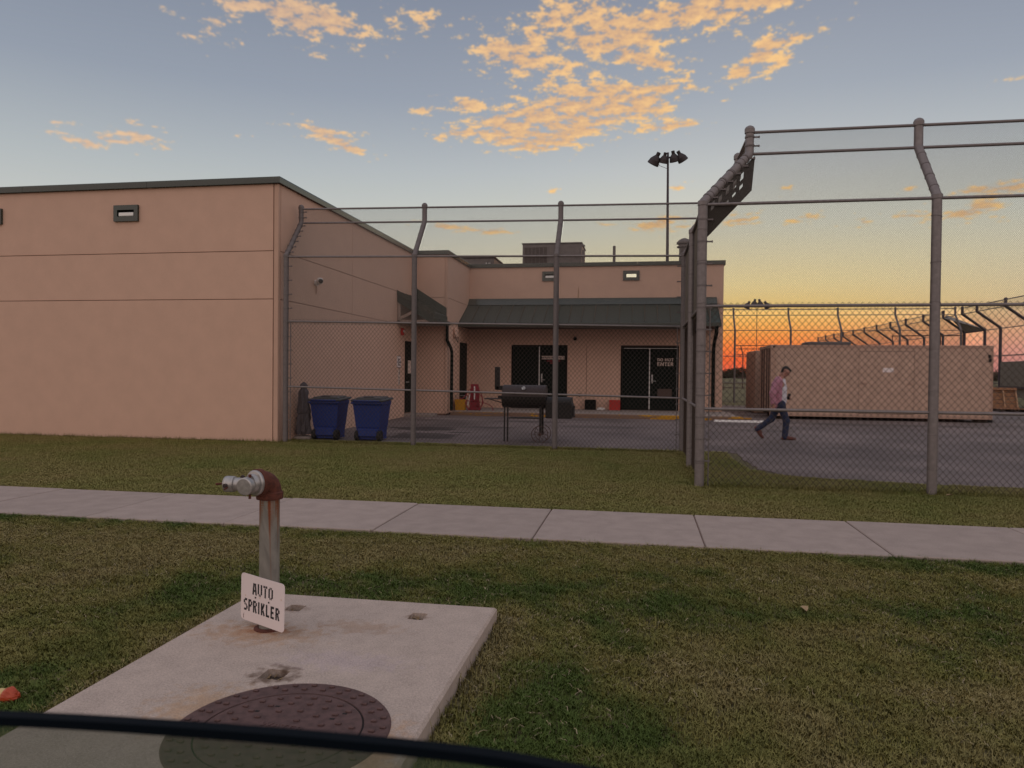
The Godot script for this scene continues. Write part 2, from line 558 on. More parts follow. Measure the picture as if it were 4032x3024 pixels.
	var dens := {}
	for p in list:
		var x0 := int(p[0] - p[2] * 2.2)
		var x1 := int(p[0] + p[2] * 2.2)
		var y0 := maxi(0, int(p[1] - p[2] * absf(p[5]) - p[3] * 2.2))
		var y1 := mini(H / 2 - 2, int(p[1] + p[2] * absf(p[5]) + p[3] * 2.2))
		for y in range(y0, y1 + 1):
			for x in range(x0, x1 + 1):
				var dx: float = (x - p[0]) / p[2]
				var dy: float = (y - p[1] - (x - p[0]) * p[5]) / p[3]
				var q := dx * dx + dy * dy
				if q < 4.4:
					var key := y * W + posmod(x, W)
					var g: float = exp(-q * 0.8) * p[4]
					var had: float = dens.get(key, 0.0)
					dens[key] = had + g * (1.0 - minf(had, 1.0) * 0.7)
	var n1 := noise(3, 0.05, 5)
	n1.domain_warp_enabled = true
	n1.domain_warp_amplitude = 9.0
	n1.domain_warp_frequency = 0.05
	var n2 := noise(9, 0.17, 4)
	for key in dens:
		var x: int = key % W
		var y: int = key / W
		var el := 90.0 - (y + 0.5) * 180.0 / H
		var stretch := 1.25 + 1.2 * exp(-el / 10.0)
		var xs := wrapf(x + W * 0.5, 0.0, W)
		var f := n1.get_noise_2d(xs * 0.8, y * stretch) * 0.85 + n2.get_noise_2d(xs * 0.85, y * stretch * 1.2) * 0.36
		var d: float = minf(dens[key], 1.02)
		var a := smoothstep(0.36, 0.80, d * 0.76 + f * 0.92)
		if a < 0.004:
			continue
		var az := wrapf((x + 0.5) * 360.0 / W - sun_az, -180.0, 180.0)
		var sunny := exp(-pow(az / 48.0, 2.0))
		var lowness := exp(-el / 9.0)
		var lit := Vector3(226, 190, 170).lerp(Vector3(252, 203, 143), sunny).lerp(Vector3(254, 204, 98), sunny * lowness)
		var core := Vector3(182, 162, 160).lerp(Vector3(200, 160, 134), sunny)
		var under := n1.get_noise_2d(xs * 0.8 + 3.0, y * stretch + 5.0)
		var c := core.lerp(lit, clampf(0.66 + (f - under * 0.9) * 0.9 - (d - 0.7) * 0.7 + under * 0.5, 0.0, 1.0))
		a *= lerpf(0.80, 0.95, sunny)
		for ch in 3:
			var was := float(data[key * 3 + ch])
			data[key * 3 + ch] = int(clampf(lerpf(was, c[ch], a), 0.0, 255.0))
	var im := Image.create_from_data(W, H, false, Image.FORMAT_RGB8, data)
	var pm := PanoramaSkyMaterial.new()
	pm.panorama = ImageTexture.create_from_image(im)
	var sky := Sky.new()
	sky.sky_material = pm
	return sky


func make_view() -> void:
	var cam := Camera3D.new()
	cam.name = "camera"
	cam.position = Vector3(0, 1.6, 0)
	cam.basis = view_basis()
	cam.near = 0.05
	cam.far = 3000.0
	var lens := CameraAttributesPhysical.new()
	lens.frustum_focal_length = 12.0 / HALF
	lens.frustum_focus_distance = 14.0
	lens.exposure_aperture = 7.2
	cam.attributes = lens
	cam.fov = rad_to_deg(2.0 * atan(HALF))
	add_child(cam)
	cam.current = true
	var env := Environment.new()
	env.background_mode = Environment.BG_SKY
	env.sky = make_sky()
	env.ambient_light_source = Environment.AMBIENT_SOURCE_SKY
	env.background_energy_multiplier = 1.0
	env.tonemap_mode = Environment.TONE_MAPPER_LINEAR
	env.tonemap_exposure = 1.0
	env.sdfgi_enabled = true
	env.ssao_enabled = true
	env.ssil_enabled = true
	var we := WorldEnvironment.new()
	we.name = "world"
	we.environment = env
	add_child(we)
	# the last of the sun, just gone: a faint wide glow from low in the north
	var sun := DirectionalLight3D.new()
	sun.name = "sun"
	sun.light_energy = 0.05
	sun.light_color = Color(1.0, 0.62, 0.36)
	sun.light_angular_distance = 12.0
	sun.shadow_enabled = true
	sun.sky_mode = DirectionalLight3D.SKY_MODE_LIGHT_ONLY
	var az := deg_to_rad(7.5)
	var el := deg_to_rad(3.0)
	sun.basis = Basis.looking_at(-Vector3(sin(az) * cos(el), sin(el), -cos(az) * cos(el)), Vector3.UP)
	add_child(sun)


# ---------------------------------------------------------------- ground
func rise(n: float) -> float:
	return clampf((n - 15.5) * 0.0076, 0.0, 0.08)


func yard_outline() -> PackedVector2Array:   # near edge of the asphalt, west to east, (x, n)
	var keys := [Vector2(-7.9, 16.0), Vector2(-5.0, 15.95), Vector2(-2.0, 15.85), Vector2(0.4, 15.8), Vector2(1.6, 15.72), Vector2(1.95, 15.5), Vector2(1.92, 14.2), Vector2(2.0, 13.0), Vector2(2.25, 12.4), Vector2(2.9, 12.1), Vector2(4.4, 11.8), Vector2(7.0, 11.6), Vector2(12.0, 11.5), Vector2(22.0, 11.4)]
	var f := noise(17, 0.7, 3)
	var out := PackedVector2Array()
	for i in keys.size() - 1:
		var d: Vector2 = keys[i + 1] - keys[i]
		var m := maxi(2, int(d.length() / 0.12))
		for k in m:
			var p: Vector2 = keys[i] + d * k / m
			var q := d.normalized().orthogonal()
			out.append(p + q * f.get_noise_2d(p.x * 3.0, p.y * 3.0) * 0.09)
	out.append(keys[-1])
	return out


func yard_tex() -> ImageTexture:
	var s := 1024
	var a := noise(101, 0.012, 5).get_seamless_image(s, s).get_data()
	var b := noise(103, 0.004, 3).get_seamless_image(s, s).get_data()
	var out := PackedByteArray()
	out.resize(s * s)
	for i in s * s:
		out[i] = int(clampf(0.82 + (a[i] / 255.0 - 0.5) * 0.28 + (b[i] / 255.0 - 0.5) * 0.22, 0.0, 1.0) * 255.0)
	var f := noise(105, 0.05, 4)
	# oil and damp stains, old patches: (x, n, half width, half depth, share kept)
	for q in [[-5.3, 17.6, 0.9, 0.9, 0.62], [-5.9, 19.6, 1.0, 0.7, 0.6], [-4.2, 20.5, 0.8, 0.35, 0.74], [-3.4, 23.0, 1.6, 0.35, 0.78], [-1.2, 21.5, 1.4, 0.5, 0.84], [7.2, 24.6, 3.0, 0.6, 0.78], [5.0, 17.0, 1.1, 0.5, 0.86], [8.4, 15.2, 1.4, 0.4, 0.86], [3.4, 21.5, 0.8, 0.6, 0.82], [-6.2, 23.5, 1.1, 0.25, 1.18], [-3.5, 24.6, 2.2, 0.25, 1.12], [-2.3, 16.7, 0.4, 0.2, 0.8], [-4.6, 18.6, 0.35, 0.2, 0.6]]:
		var x0 := int((q[0] - q[2] * 1.5 + 10.0) / 30.0 * s)
		var x1 := int((q[0] + q[2] * 1.5 + 10.0) / 30.0 * s)
		var y0 := int((q[1] - q[3] * 1.5 - 11.0) / 30.0 * s)
		var y1 := int((q[1] + q[3] * 1.5 - 11.0) / 30.0 * s)
		for y in range(maxi(y0, 0), mini(y1, s - 1)):
			for x in range(maxi(x0, 0), mini(x1, s - 1)):
				var dx: float = (x * 30.0 / s - 10.0 - q[0]) / q[2]
				var dy: float = (y * 30.0 / s + 11.0 - q[1]) / q[3]
				var k := 1.0 - smoothstep(0.8, 1.0, sqrt(dx * dx + dy * dy) + f.get_noise_2d(x, y) * 0.5)
				out[y * s + x] = int(clampf(out[y * s + x] * lerpf(1.0, q[4], k), 0.0, 255.0))
	var im := Image.create_from_data(s, s, false, Image.FORMAT_L8, out)
	return ImageTexture.create_from_image(im)


func kerb_paint() -> StandardMaterial3D:
	# yellow paint, mostly worn off except towards the east end
	var m := mat("kerb_paint", 1.0, 1.0, 1.0, 0.9)
	var w := 1024
	var h := 64
	var im := Image.create(w, h, false, Image.FORMAT_RGB8)
	var f := noise(501, 0.02, 4)
	var e := noise(503, 0.12, 3)
	for y in h:
		for x in w:
			var wx := x * 11.0 / w - 7.0
			var keep := -0.20 + 0.45 * smoothstep(-0.2, 0.5, wx) - 0.25 * smoothstep(1.6, 2.2, wx) + f.get_noise_2d(x * 0.6, y * 2.0) * 0.8 + e.get_noise_2d(x, y) * 0.4
			var k := smoothstep(0.0, 0.14, keep)
			var g := 1.0 + e.get_noise_2d(x * 1.7, y * 1.7) * 0.25
			im.set_pixel(x, y, Color(0.50 * g, 0.40 * g, 0.34 * g).lerp(Color(0.74 * g, 0.54 * g, 0.14 * g), k))
	m.albedo_texture = ImageTexture.create_from_image(im)
	return m


func make_ground() -> void:
	var g := Geo.new()
	g.quad(P(-900, -0.03, -300), P(900, -0.03, -300), P(900, -0.03, 1400), P(-900, -0.03, 1400), Vector3.UP)
	struct("ground", g, M.field)
	g = Geo.new()
	for r in [[-3.0, 6.93], [8.48, 22.0]]:
		g.quad(P(-40, 0.0, r[0]), P(40, 0.0, r[0]), P(40, 0.0, r[1]), P(-40, 0.0, r[1]), Vector3.UP)
	struct("lawn_soil", g, M.thatch)
	# asphalt yard: near piece with its ragged edge, then the gentle rise and the level part
	var edge := yard_outline()
	var y := mat("asphalt", 0.30, 0.235, 0.225, 0.92)
	y.albedo_texture = yard_tex()
	y.detail_enabled = true
	y.detail_blend_mode = BaseMaterial3D.BLEND_MODE_MUL
	y.detail_albedo = grain(107, 512, 0.1, 0.2, 0.3, 0.01, 0.2)
	y.detail_uv_layer = BaseMaterial3D.DETAIL_UV_2
	y.uv2_triplanar = true
	y.uv2_world_triplanar = true
	y.uv2_scale = Vector3.ONE / 1.1
	g = Geo.new()
	var poly := edge.duplicate()
	poly.append(Vector2(22, 16.4))
	poly.append(Vector2(-7.9, 16.4))
	var idx := Geometry2D.triangulate_polygon(poly)
	for i in range(0, idx.size(), 3):
		var a := poly[idx[i]]
		var b := poly[idx[i + 1]]
		var c := poly[idx[i + 2]]
		g.flat(P(a.x, 0.012 + rise(a.y), a.y), P(b.x, 0.012 + rise(b.y), b.y), P(c.x, 0.012 + rise(c.y), c.y), Vector3.UP)
	for i in edge.size() - 1:
		var a := edge[i]
		var b := edge[i + 1]
		g.quad(P(a.x, 0.012 + rise(a.y), a.y), P(b.x, 0.012 + rise(b.y), b.y), P(b.x, -0.02, b.y), P(a.x, -0.02, a.y), Vector3(0, 0.01, 1))
	var ns := [16.4, 18.0, 20.0, 22.0, 24.0, 26.0, 38.0]
	for i in ns.size() - 1:
		for xs in [[-7.9, 22.0]]:
			g.quad(P(xs[0], 0.012 + rise(ns[i]), ns[i]), P(xs[1], 0.012 + rise(ns[i]), ns[i]), P(xs[1], 0.012 + rise(ns[i + 1]), ns[i + 1]), P(xs[0], 0.012 + rise(ns[i + 1]), ns[i + 1]), Vector3.UP)
	for p in g.v:
		g.t.append(Vector2((p.x + 10.0) / 30.0, (-p.z - 11.0) / 30.0))
	struct("asphalt_yard", g, y)
	g = Geo.new()
	g.quad(P(-200, 0.07, 37.9), P(300, 0.07, 37.9), P(300, 0.07, 420), P(-200, 0.07, 420), Vector3.UP)
	g.quad(P(22.0, 0.07, 14.0), P(300, 0.07, 14.0), P(300, 0.07, 37.9), P(22.0, 0.07, 37.9), Vector3.UP)
	struct("far_field", g, M.field)
	# sidewalk: slabs with recessed joints over a bed
	g = Geo.new()
	g.slab(P(-40, -0.08, 6.945), P(40, 0.012, 8.465))
	var walk := struct("sidewalk", g, M.joint_sealant)
	var x := -18.6
	var k := 0
	while x < 12.0:
		g = Geo.new()
		var lift := rng.randf_range(-0.003, 0.003)
		g.slab(P(x + 0.006, -0.06, 6.93), P(x + 1.594, 0.034 + lift, 8.48), 0.008)
		obj("slab", g, M["walk_concrete_%d" % ((k * 7 + k / 3) % 4)], walk)
		x += 1.6
		k += 1
	# raised walkway under the awning with its painted kerb
	g = Geo.new()
	g.slab(P(-6.6, -0.05, 25.42), P(3.2, 0.225, 28.66))
	struct("walkway", g, M.concrete)
	g = Geo.new()
	g.slab(P(-6.62, -0.05, 25.27), P(3.6, 0.222, 25.425), 0.02)
	for p in g.v:
		g.t.append(Vector2((p.x + 7.0) / 11.0, (p.y + 0.1) / 0.4 + p.z * 0.5))
	struct("kerb", g, kerb_paint())
	# low rise and the level horizon behind
	g = Geo.new()
	var f := noise(19, 0.02, 3)
	var px := -260.0
	while px < 420.0:
		var h1 := 2.2 + f.get_noise_1d(px) * 1.0
		var h2 := 2.2 + f.get_noise_1d(px + 10.0) * 1.0
		g.quad(P(px, 0.0, 380), P(px + 10.0, 0.0, 380), P(px + 10.0, h2, 405), P(px, h1, 405), Vector3(0, 1, 1))
		g.quad(P(px, h1, 405), P(px + 10.0, h2, 405), P(px + 10.0, h2 * 0.8, 460), P(px, h1 * 0.8, 460), Vector3.UP)
		g.quad(P(px, h1 * 0.8, 460), P(px + 10.0, h2 * 0.8, 460), P(px + 10.0, -0.1, 480), P(px, -0.1, 480), Vector3(0, 1, -1))
		px += 10.0
	struct("low_hill", g, M.berm)
	g = Geo.new()
	var ring := PackedVector2Array()
	for i in 26:
		var a := TAU * i / 26.0
		var rr := 1.0 + 0.18 * sin(a * 3.0 + 0.6) + 0.1 * sin(a * 5.0)
		ring.append(Vector2(cos(a) * 2.3 * rr, sin(a) * 3.0 * rr))
	for i in 26:
		var a := ring[i]
		var b := ring[(i + 1) % 26]
		g.flat(P(21.5, 0.076, 52.6), P(21.5 + a.x, 0.076, 52.6 + a.y), P(21.5 + b.x, 0.076, 52.6 + b.y), Vector3.UP)
	struct("puddle_water", g, M.water)


# tufts of mown grass as one mass: kind 0 green lawn, 1 straw clippings
func tuft(blades: int, spread: float, hmin: float, hmax: float, wide: float, seed_: int, lean: float) -> ArrayMesh:
	var r := RandomNumberGenerator.new()
	r.seed = seed_
	var g := Geo.new()
	for i in blades:
		var a := r.randf() * TAU
		var d := sqrt(r.randf()) * spread
		var o := Vector3(cos(a) * d, -0.004, sin(a) * d)
		var dir := Vector3(r.randfn(), 0, r.randfn()).normalized()
		var side := dir.cross(Vector3.UP) * wide * r.randf_range(0.7, 1.2)
		var h := r.randf_range(hmin, hmax)
		var l := lean * r.randf_range(0.3, 1.0)
		var m := o + Vector3.UP * h * 0.6 + dir * h * l * 0.4
		var tip := o + Vector3.UP * h * (1.0 - 0.25 * l) + dir * h * l
		var n0 := (dir * 0.5 + Vector3.UP).normalized()
		g.tri(o - side, o + side, m + side * 0.8, n0, n0, n0)
		g.tri(o - side, m + side * 0.8, m - side * 0.8, n0, n0, n0)
		g.tri(m - side * 0.8, m + side * 0.8, tip, n0, n0, n0)
	return g.mesh()


func scatter(called: String, mesh: Mesh, spots: PackedVector3Array, tints: PackedColorArray, smin: float, smax: float, seed_: int, label: String) -> void:
	var r := RandomNumberGenerator.new()
	r.seed = seed_
	var mm := MultiMesh.new()
	mm.transform_format = MultiMesh.TRANSFORM_3D
	mm.use_colors = true
	mm.mesh = mesh
	mm.instance_count = spots.size()
	for i in spots.size():
		var s := r.randf_range(smin, smax)
		var b := Basis(Vector3.UP, r.randf() * TAU).scaled(Vector3(s, s * r.randf_range(0.75, 1.2), s))
		mm.set_instance_transform(i, Transform3D(b, spots[i]))
		mm.set_instance_color(i, tints[i])
	var o := MultiMeshInstance3D.new()
	o.name = numbered(self, called)
	o.multimesh = mm
	o.material_override = M.blade
	add_child(o)
	tag(o, label, "grass", "", "stuff")


func lawn_tint(p: Vector3, pa: FastNoiseLite, pb: FastNoiseLite, r: RandomNumberGenerator) -> Color:
	var a := pa.get_noise_2d(p.x, p.z) * 1.5
	var b := pb.get_noise_2d(p.x, p.z)
	var calm := 0.45 if p.z < -7.0 else 1.0
	var green := clampf(0.42 + (a * 0.6 + b * 0.5) * calm, 0.0, 1.0)
	# lusher round the vault, thinner and paler on the open lawn
	var n := -p.z
	if n < 7.0:
		var e := Vector2(maxf(absf(p.x + 1.72) - 0.84, 0.0), maxf(maxf(2.1 - n, n - 4.6), 0.0)).length()
		green += 0.42 * exp(-pow((e - 0.5) / 0.45, 2.0))
		if e < 0.16:
			green -= 0.6
		green += 0.35 * smoothstep(6.35, 6.75, n)
	var dry := Color(0.42, 0.34, 0.145)
	var mid := Color(0.32, 0.29, 0.09)
	var lush := Color(0.13, 0.185, 0.045)
	if n > 7.0:
		dry = Color(0.46, 0.36, 0.155)
		mid = Color(0.37, 0.345, 0.115)
		lush = Color(0.22, 0.28, 0.07)
	var c := dry.lerp(mid, clampf(green * 2.0, 0.0, 1.0)) if green < 0.5 else mid.lerp(lush, clampf(green * 2.0 - 1.0, 0.0, 1.0))
	return c * r.randf_range(0.72, 1.25)


func make_lawn() -> void:
	var r := RandomNumberGenerator.new()
	r.seed = 77
	var pa := noise(201, 0.35, 3)
	var pb := noise(207, 2.2, 3)
	var edge := yard_outline()
	var grown := PackedVector3Array()
	var tints := PackedColorArray()
	var straw := PackedVector3Array()
	var stint := PackedColorArray()
	# near lawn, thicker towards the camera; then the strip between walk and fence
	for band in [[1.9, 3.2, -5.2, 3.4, 2300], [3.2, 4.6, -6.6, 4.2, 1700], [4.6, 6.95, -9.2, 5.6, 1200]]:
		var m := int((band[1] - band[0]) * (band[3] - band[2]) * band[4])
		for i in m:
			var n := r.randf_range(band[0], band[1])
			var x := r.randf_range(band[2], band[3])
			if n > 6.925 + 0.012 * sin(x * 9.0):
				continue
			if x > -2.575 and x < -0.875 and n > 2.05 and n < 4.635:
				continue
			var beside := maxf(maxf(-2.575 - x, x + 0.875), maxf(2.05 - n, n - 4.635))
			if beside < 0.11 and r.randf() < 0.55:
				continue
			var p := P(x, 0, n)
			grown.append(p)
			tints.append(lawn_tint(p, pa, pb, r))
	scatter("lawn_grass", tuft(13, 0.038, 0.018, 0.052, 0.0017, 1, 1.15), grown, tints, 0.8, 1.25, 5, "short patchy green and tan grass between the kerbside car and the sidewalk")
	grown.clear()
	tints.clear()
	for i in 170000:
		var n := r.randf_range(8.5, 16.1)
		var x := r.randf_range(-17.0, 9.0)
		if x < -7.93 and n > 15.27:
			continue
		if n < 8.49 + 0.012 * sin(x * 7.0):
			continue
		if x > 1.7 and n > 11.3 or n > 15.7:
			var e := 99.0
			for q in edge:
				if absf(q.x - x) < 0.2 and q.y < n + 0.06 and absf(q.y - n) < 5.0:
					e = -1.0
					break
			if e < 0.0:
				continue
		var p := P(x, rise(n) * 0.5, n)
		grown.append(p)
		tints.append(lawn_tint(p, pa, pb, r))
	scatter("lawn_grass", tuft(12, 0.055, 0.02, 0.045, 0.0028, 2, 1.2), grown, tints, 0.9, 1.4, 6, "mown olive grass strip between the sidewalk and the tall fence")
	grown.clear()
	tints.clear()
	# uncut fringe under the fences, along the walls and the asphalt edge
	var lines := [[Vector2(-7.9, 15.33), Vector2(0.83, 15.33), 1500], [Vector2(0.83, 10.77), Vector2(0.83, 15.33), 900], [Vector2(0.83, 10.77), Vector2(8.0, 10.8), 1300], [Vector2(-17, 15.24), Vector2(-7.95, 15.24), 700], [Vector2(-2.62, 2.1), Vector2(-2.6, 4.66), 50], [Vector2(-2.6, 4.66), Vector2(-0.86, 4.66), 50], [Vector2(-0.85, 2.1), Vector2(-0.85, 4.66), 90]]
	for l in lines:
		for i in l[2]:
			var q: Vector2 = l[0].lerp(l[1], r.randf())
			var p := P(q.x + r.randfn() * 0.05, 0, q.y + r.randfn() * 0.05)
			if p.x > -2.575 and p.x < -0.875 and p.z > -4.635 and p.z < 0:
				continue
			if p.x < -7.96 and p.z < -15.28:
				continue
			grown.append(p)
			tints.append(lawn_tint(p, pa, pb, r) * r.randf_range(0.6, 1.0))
	scatter("fringe_grass", tuft(9, 0.05, 0.04, 0.13, 0.0024, 3, 0.7), grown, tints, 0.6, 1.2, 7, "longer untrimmed grass along the foot of the fence, wall and concrete slab")
	for i in 11000:
		var n := r.randf_range(1.9, 6.8)
		var x := r.randf_range(-8.5, 5.2)
		if x > -2.6 and x < -0.86 and n > 2.0 and n < 4.65:
			continue
		if pa.get_noise_2d(x * 1.4 + 40.0, n * 1.4) < -0.15:
			continue
		straw.append(P(x, 0.026, n))
		var k := pow(r.randf(), 1.6) * 0.95 + 0.45
		stint.append(Color(0.46 * k, 0.37 * k, 0.23 * k))
	scatter("straw_clippings", tuft(2, 0.06, 0.006, 0.013, 0.0016, 4, 4.5), straw, stint, 0.8, 2.0, 8, "pale dry straw clippings lying loose on the near lawn")


# ---------------------------------------------------------------- buildings
func coping(parent: Node3D, a: Vector3, b: Vector3, out: Vector3) -> void:
	# metal cap in lengths with a drip edge; a, b on the wall line at the wall top, out points away from the wall
	var d := (b - a)
	var m := maxi(1, int(d.length() / 3.1))
	for i in m:
		var p := a + d * i / m
		var q := a + d * (i + 1) / m - d.normalized() * 0.006
		var prof := PackedVector2Array([Vector2(-0.30, 0.125), Vector2(0.055, 0.145), Vector2(0.060, 0.12), Vector2(0.056, 0.012), Vector2(0.07, 0.0), Vector2(0.03, 0.0), Vector2(0.03, 0.09), Vector2(-0.30, 0.09)])
		var g := Geo.new()
		g.prism(prof, p, out, Vector3.UP, q - p)
		obj("coping", g, M.green_metal, parent)


func wall_light(x: float, n: float, y: float, lit: bool, label: String) -> void:
	var o := thing("wall_light", label, "wall light", P(x, y, n), "wall lights high on the stucco walls")
	var g := Geo.new()
	# deep square surround with a slot
	for q in [[-0.31, -0.185, 0.31, -0.075], [-0.31, 0.075, 0.31, 0.185], [-0.31, -0.075, -0.215, 0.075], [0.215, -0.075, 0.31, 0.075]]:
		g.slab(P(x + q[0], y + q[1], n), P(x + q[2], y + q[3], n - 0.055))
	obj("surround", g, M.green_metal, o)
	g = Geo.new()
	g.slab(P(x - 0.215, y - 0.075, n + 0.01), P(x + 0.215, y + 0.075, n - 0.015))
	obj("housing", g, M.door_black, o)
	g = Geo.new()
	g.slab(P(x - 0.19, y - 0.068, n - 0.015), P(x + 0.19, y + (0.055 if lit else 0.02), n - 0.045), 0.012)
	obj("lens", g, M.lamp_lens_lit if lit else M.lamp_lens, o)


func double_door(parent: Node3D, x0: float, x1: float, y0: float, y1: float, n: float, white_top: bool) -> void:
	var g := Geo.new()
	var mid := (x0 + x1) * 0.5
	g.slab(P(x0, y0, n + 0.01), P(x0 + 0.055, y1, n - 0.075))
	g.slab(P(x1 - 0.055, y0, n + 0.01), P(x1, y1, n - 0.075))
	g.slab(P(x0 + 0.055, y1 - 0.06, n + 0.01), P(x1 - 0.055, y1, n - 0.075))
	obj("door_frame", g, M.door_black, parent)
	for s in 2:
		g = Geo.new()
		var a := x0 + 0.06 if s == 0 else mid + 0.02
		var b := mid - 0.02 if s == 0 else x1 - 0.06
		g.slab(P(a, y0 + 0.015, n), P(b, y1 - 0.065, n - 0.045), 0.004)
		var leaf := obj("door", g, M.door_green, parent)
		if s == 1:
			g = Geo.new()
			g.slab(P(a + 0.05, y0 + 1.03, n - 0.045), P(a + 0.11, y0 + 1.36, n - 0.058), 0.004)
			g.tube([P(a + 0.08, y0 + 1.12, n - 0.05), P(a + 0.08, y0 + 1.12, n - 0.11), P(a + 0.22, y0 + 1.115, n - 0.11)], 0.013, 8)
			obj("handle", g, M.steel, leaf)
	g = Geo.new()
	g.slab(P(mid - 0.018, y0 + 0.01, n - 0.01), P(mid + 0.018, y1 - 0.07, n - 0.055))
	obj("astragal_strip", g, M.white_paint, parent)
	if white_top:
		g = Geo.new()
		g.slab(P(x0 + 0.12, y1 - 0.085, n - 0.046), P(x1 - 0.07, y1 - 0.066, n - 0.06))
		obj("weather_strip", g, M.white_paint, parent)


func make_left_building() -> void:
	var b := thing("left_building", "windowless pink beige stucco building with dark green metal coping, left of the fence", "building", P(-7.96, 0, 15.29))
	var W := -7.96
	var F := 15.29
	var T := 5.745
	var g := Geo.new()
	g.slab(P(-34, -0.2, F + 0.02), P(W - 0.02, T + 0.06, 44.0))
	obj("wall_core", g, M.joint_sealant, b)
	g = Geo.new()
	g.slab(P(-34.0, T + 0.06, F + 0.3), P(W - 0.3, T + 0.1, 44.0))
	obj("roof", g, M.unit_metal, b)
	var rows := [[-0.2, 3.185], [3.2, 4.255], [4.27, T]]
	for r in rows:
		for xs in [[-34.0, -21.02], [-21.0, W - 0.125]]:
			g = Geo.new()
			g.slab(P(xs[0], r[0], F), P(xs[1], r[1], F + 0.03), 0.004)
			obj("wall_panel", g, M.stucco, b)
		for nn in [[F + 0.125, 19.553], [19.567, 25.2]]:
			g = Geo.new()
			if nn[1] > 25.0 and r[0] < 1.0:
				# panel pierced by the side door
				g.slab(P(W - 0.03, r[0], nn[0]), P(W, r[1], 24.25), 0.004)
				g.slab(P(W - 0.03, 2.66, 24.25), P(W, r[1], nn[1]), 0.004)
				g.slab(P(W - 0.03, r[0], 25.14), P(W, 2.66, nn[1]), 0.004)
			else:
				g.slab(P(W - 0.03, r[0], nn[0]), P(W, r[1], nn[1]), 0.004)
			obj("wall_panel", g, M.stucco, b)
	g = Geo.new()
	g.slab(P(W - 0.105, -0.2, F - 0.004), P(W + 0.004, T, F + 0.105), 0.012)
	obj("corner_strip", g, M.stucco_strip, b)
	coping(b, P(-34, T, F), P(W + 0.06, T, F), Vector3(0, 0, 1))
	coping(b, P(W, T, F - 0.06), P(W, T, 25.2), Vector3(1, 0, 0))
	# side door facing the yard
	g = Geo.new()
	g.slab(P(W - 0.035, 0.19, 24.25), P(W + 0.01, 2.66, 24.31))
	g.slab(P(W - 0.035, 0.19, 25.08), P(W + 0.01, 2.66, 25.14))
	g.slab(P(W - 0.035, 2.60, 24.31), P(W + 0.01, 2.66, 25.08))
	obj("door_frame", g, M.door_black, b)
	g = Geo.new()
	g.slab(P(W - 0.03, 0.2, 24.31), P(W - 0.008, 2.60, 25.08))
	var d := obj("side_door", g, M.door_green, b)
	g = Geo.new()
	g.slab(P(W - 0.008, 1.55, 24.62), P(W - 0.004, 2.0, 24.95))
	obj("door_notice", g, M.dull_letter, d)
	g = Geo.new()
	g.tube([P(W - 0.01, 1.25, 24.40), P(W + 0.06, 1.25, 24.40), P(W + 0.06, 1.25, 24.54)], 0.014, 8)
	obj("handle", g, M.steel, d)
	g = Geo.new()
	g.slab(P(W - 0.3, -0.1, 24.2), P(W + 0.9, 0.16, 25.2), 0.01)
	obj("door_step", g, M.concrete, b)


func make_side_canopy() -> void:
	var c := thing("door_canopy", "small dark green sloping canopy on a beige timber truss over the side door", "canopy", P(-7.96, 3.3, 24.3))
	var n0 := 23.4
	var n1 := 25.18
	var g := Geo.new()
	g.prism(PackedVector2Array([Vector2(-7.955, 4.25), Vector2(-6.72, 3.55), Vector2(-6.72, 3.24), Vector2(-6.84, 3.24), Vector2(-7.955, 3.91)]), P(0, 0, n0), Vector3.RIGHT, Vector3.UP, Vector3(0, 0, -(n1 - n0)))
	obj("roof_slab", g, M.awning_green, c)
	g = Geo.new()
	g.prism(PackedVector2Array([Vector2(-7.95, 4.30), Vector2(-6.66, 3.57), Vector2(-6.66, 3.42), Vector2(-7.95, 4.15)]), P(0, 0, n0 - 0.03), Vector3.RIGHT, Vector3.UP, Vector3(0, 0, 0.028))
	obj("rake_trim", g, M.green_metal, c)
	# roof ribs seen on the slope
	for i in 4:
		var n := n0 + 0.3 + i * 0.42
		g = Geo.new()
		g.prism(PackedVector2Array([Vector2(-7.9, 4.235), Vector2(-6.75, 3.58), Vector2(-6.75, 3.61), Vector2(-7.9, 4.265)]), P(0, 0, n), Vector3.RIGHT, Vector3.UP, Vector3(0, 0, -0.03))
		obj("seam", g, M.green_metal, c)
	g = Geo.new()
	g.prism(PackedVector2Array([Vector2(-7.95, 4.62), Vector2(-6.75, 3.86), Vector2(-6.75, 3.56), Vector2(-7.95, 4.24)]), P(0, 0, 25.15), Vector3.RIGHT, Vector3.UP, Vector3(0, 0, -0.03))
	obj("wall_flashing", g, M.awning_green, c)
	for nn in [n0 + 0.06, n1 - 0.14]:
		for q in [[Vector2(-7.9, 3.93), Vector2(-7.9, 3.2), "truss_post"], [Vector2(-7.88, 3.36), Vector2(-7.25, 3.66), "truss_brace"], [Vector2(-7.95, 3.27), Vector2(-6.86, 3.27), "truss_tie"]]:
			g = Geo.new()
			var p: Vector2 = q[0]
			var e: Vector2 = q[1]
			var dir := (e - p).normalized()
			g.box(P((p.x + e.x) / 2, (p.y + e.y) / 2, nn), Vector3((e - p).length(), 0.09, 0.08), Basis(Vector3(dir.x, dir.y, 0), Vector3(-dir.y, dir.x, 0), Vector3(0, 0, 1)), 0.006)
			obj(q[2], g, M.beige_wood, c)
	g = Geo.new()
	g.slab(P(-6.72, 3.24, n0 - 0.02), P(-6.60, 3.36, n1))
	obj("gutter", g, M.green_metal, c)


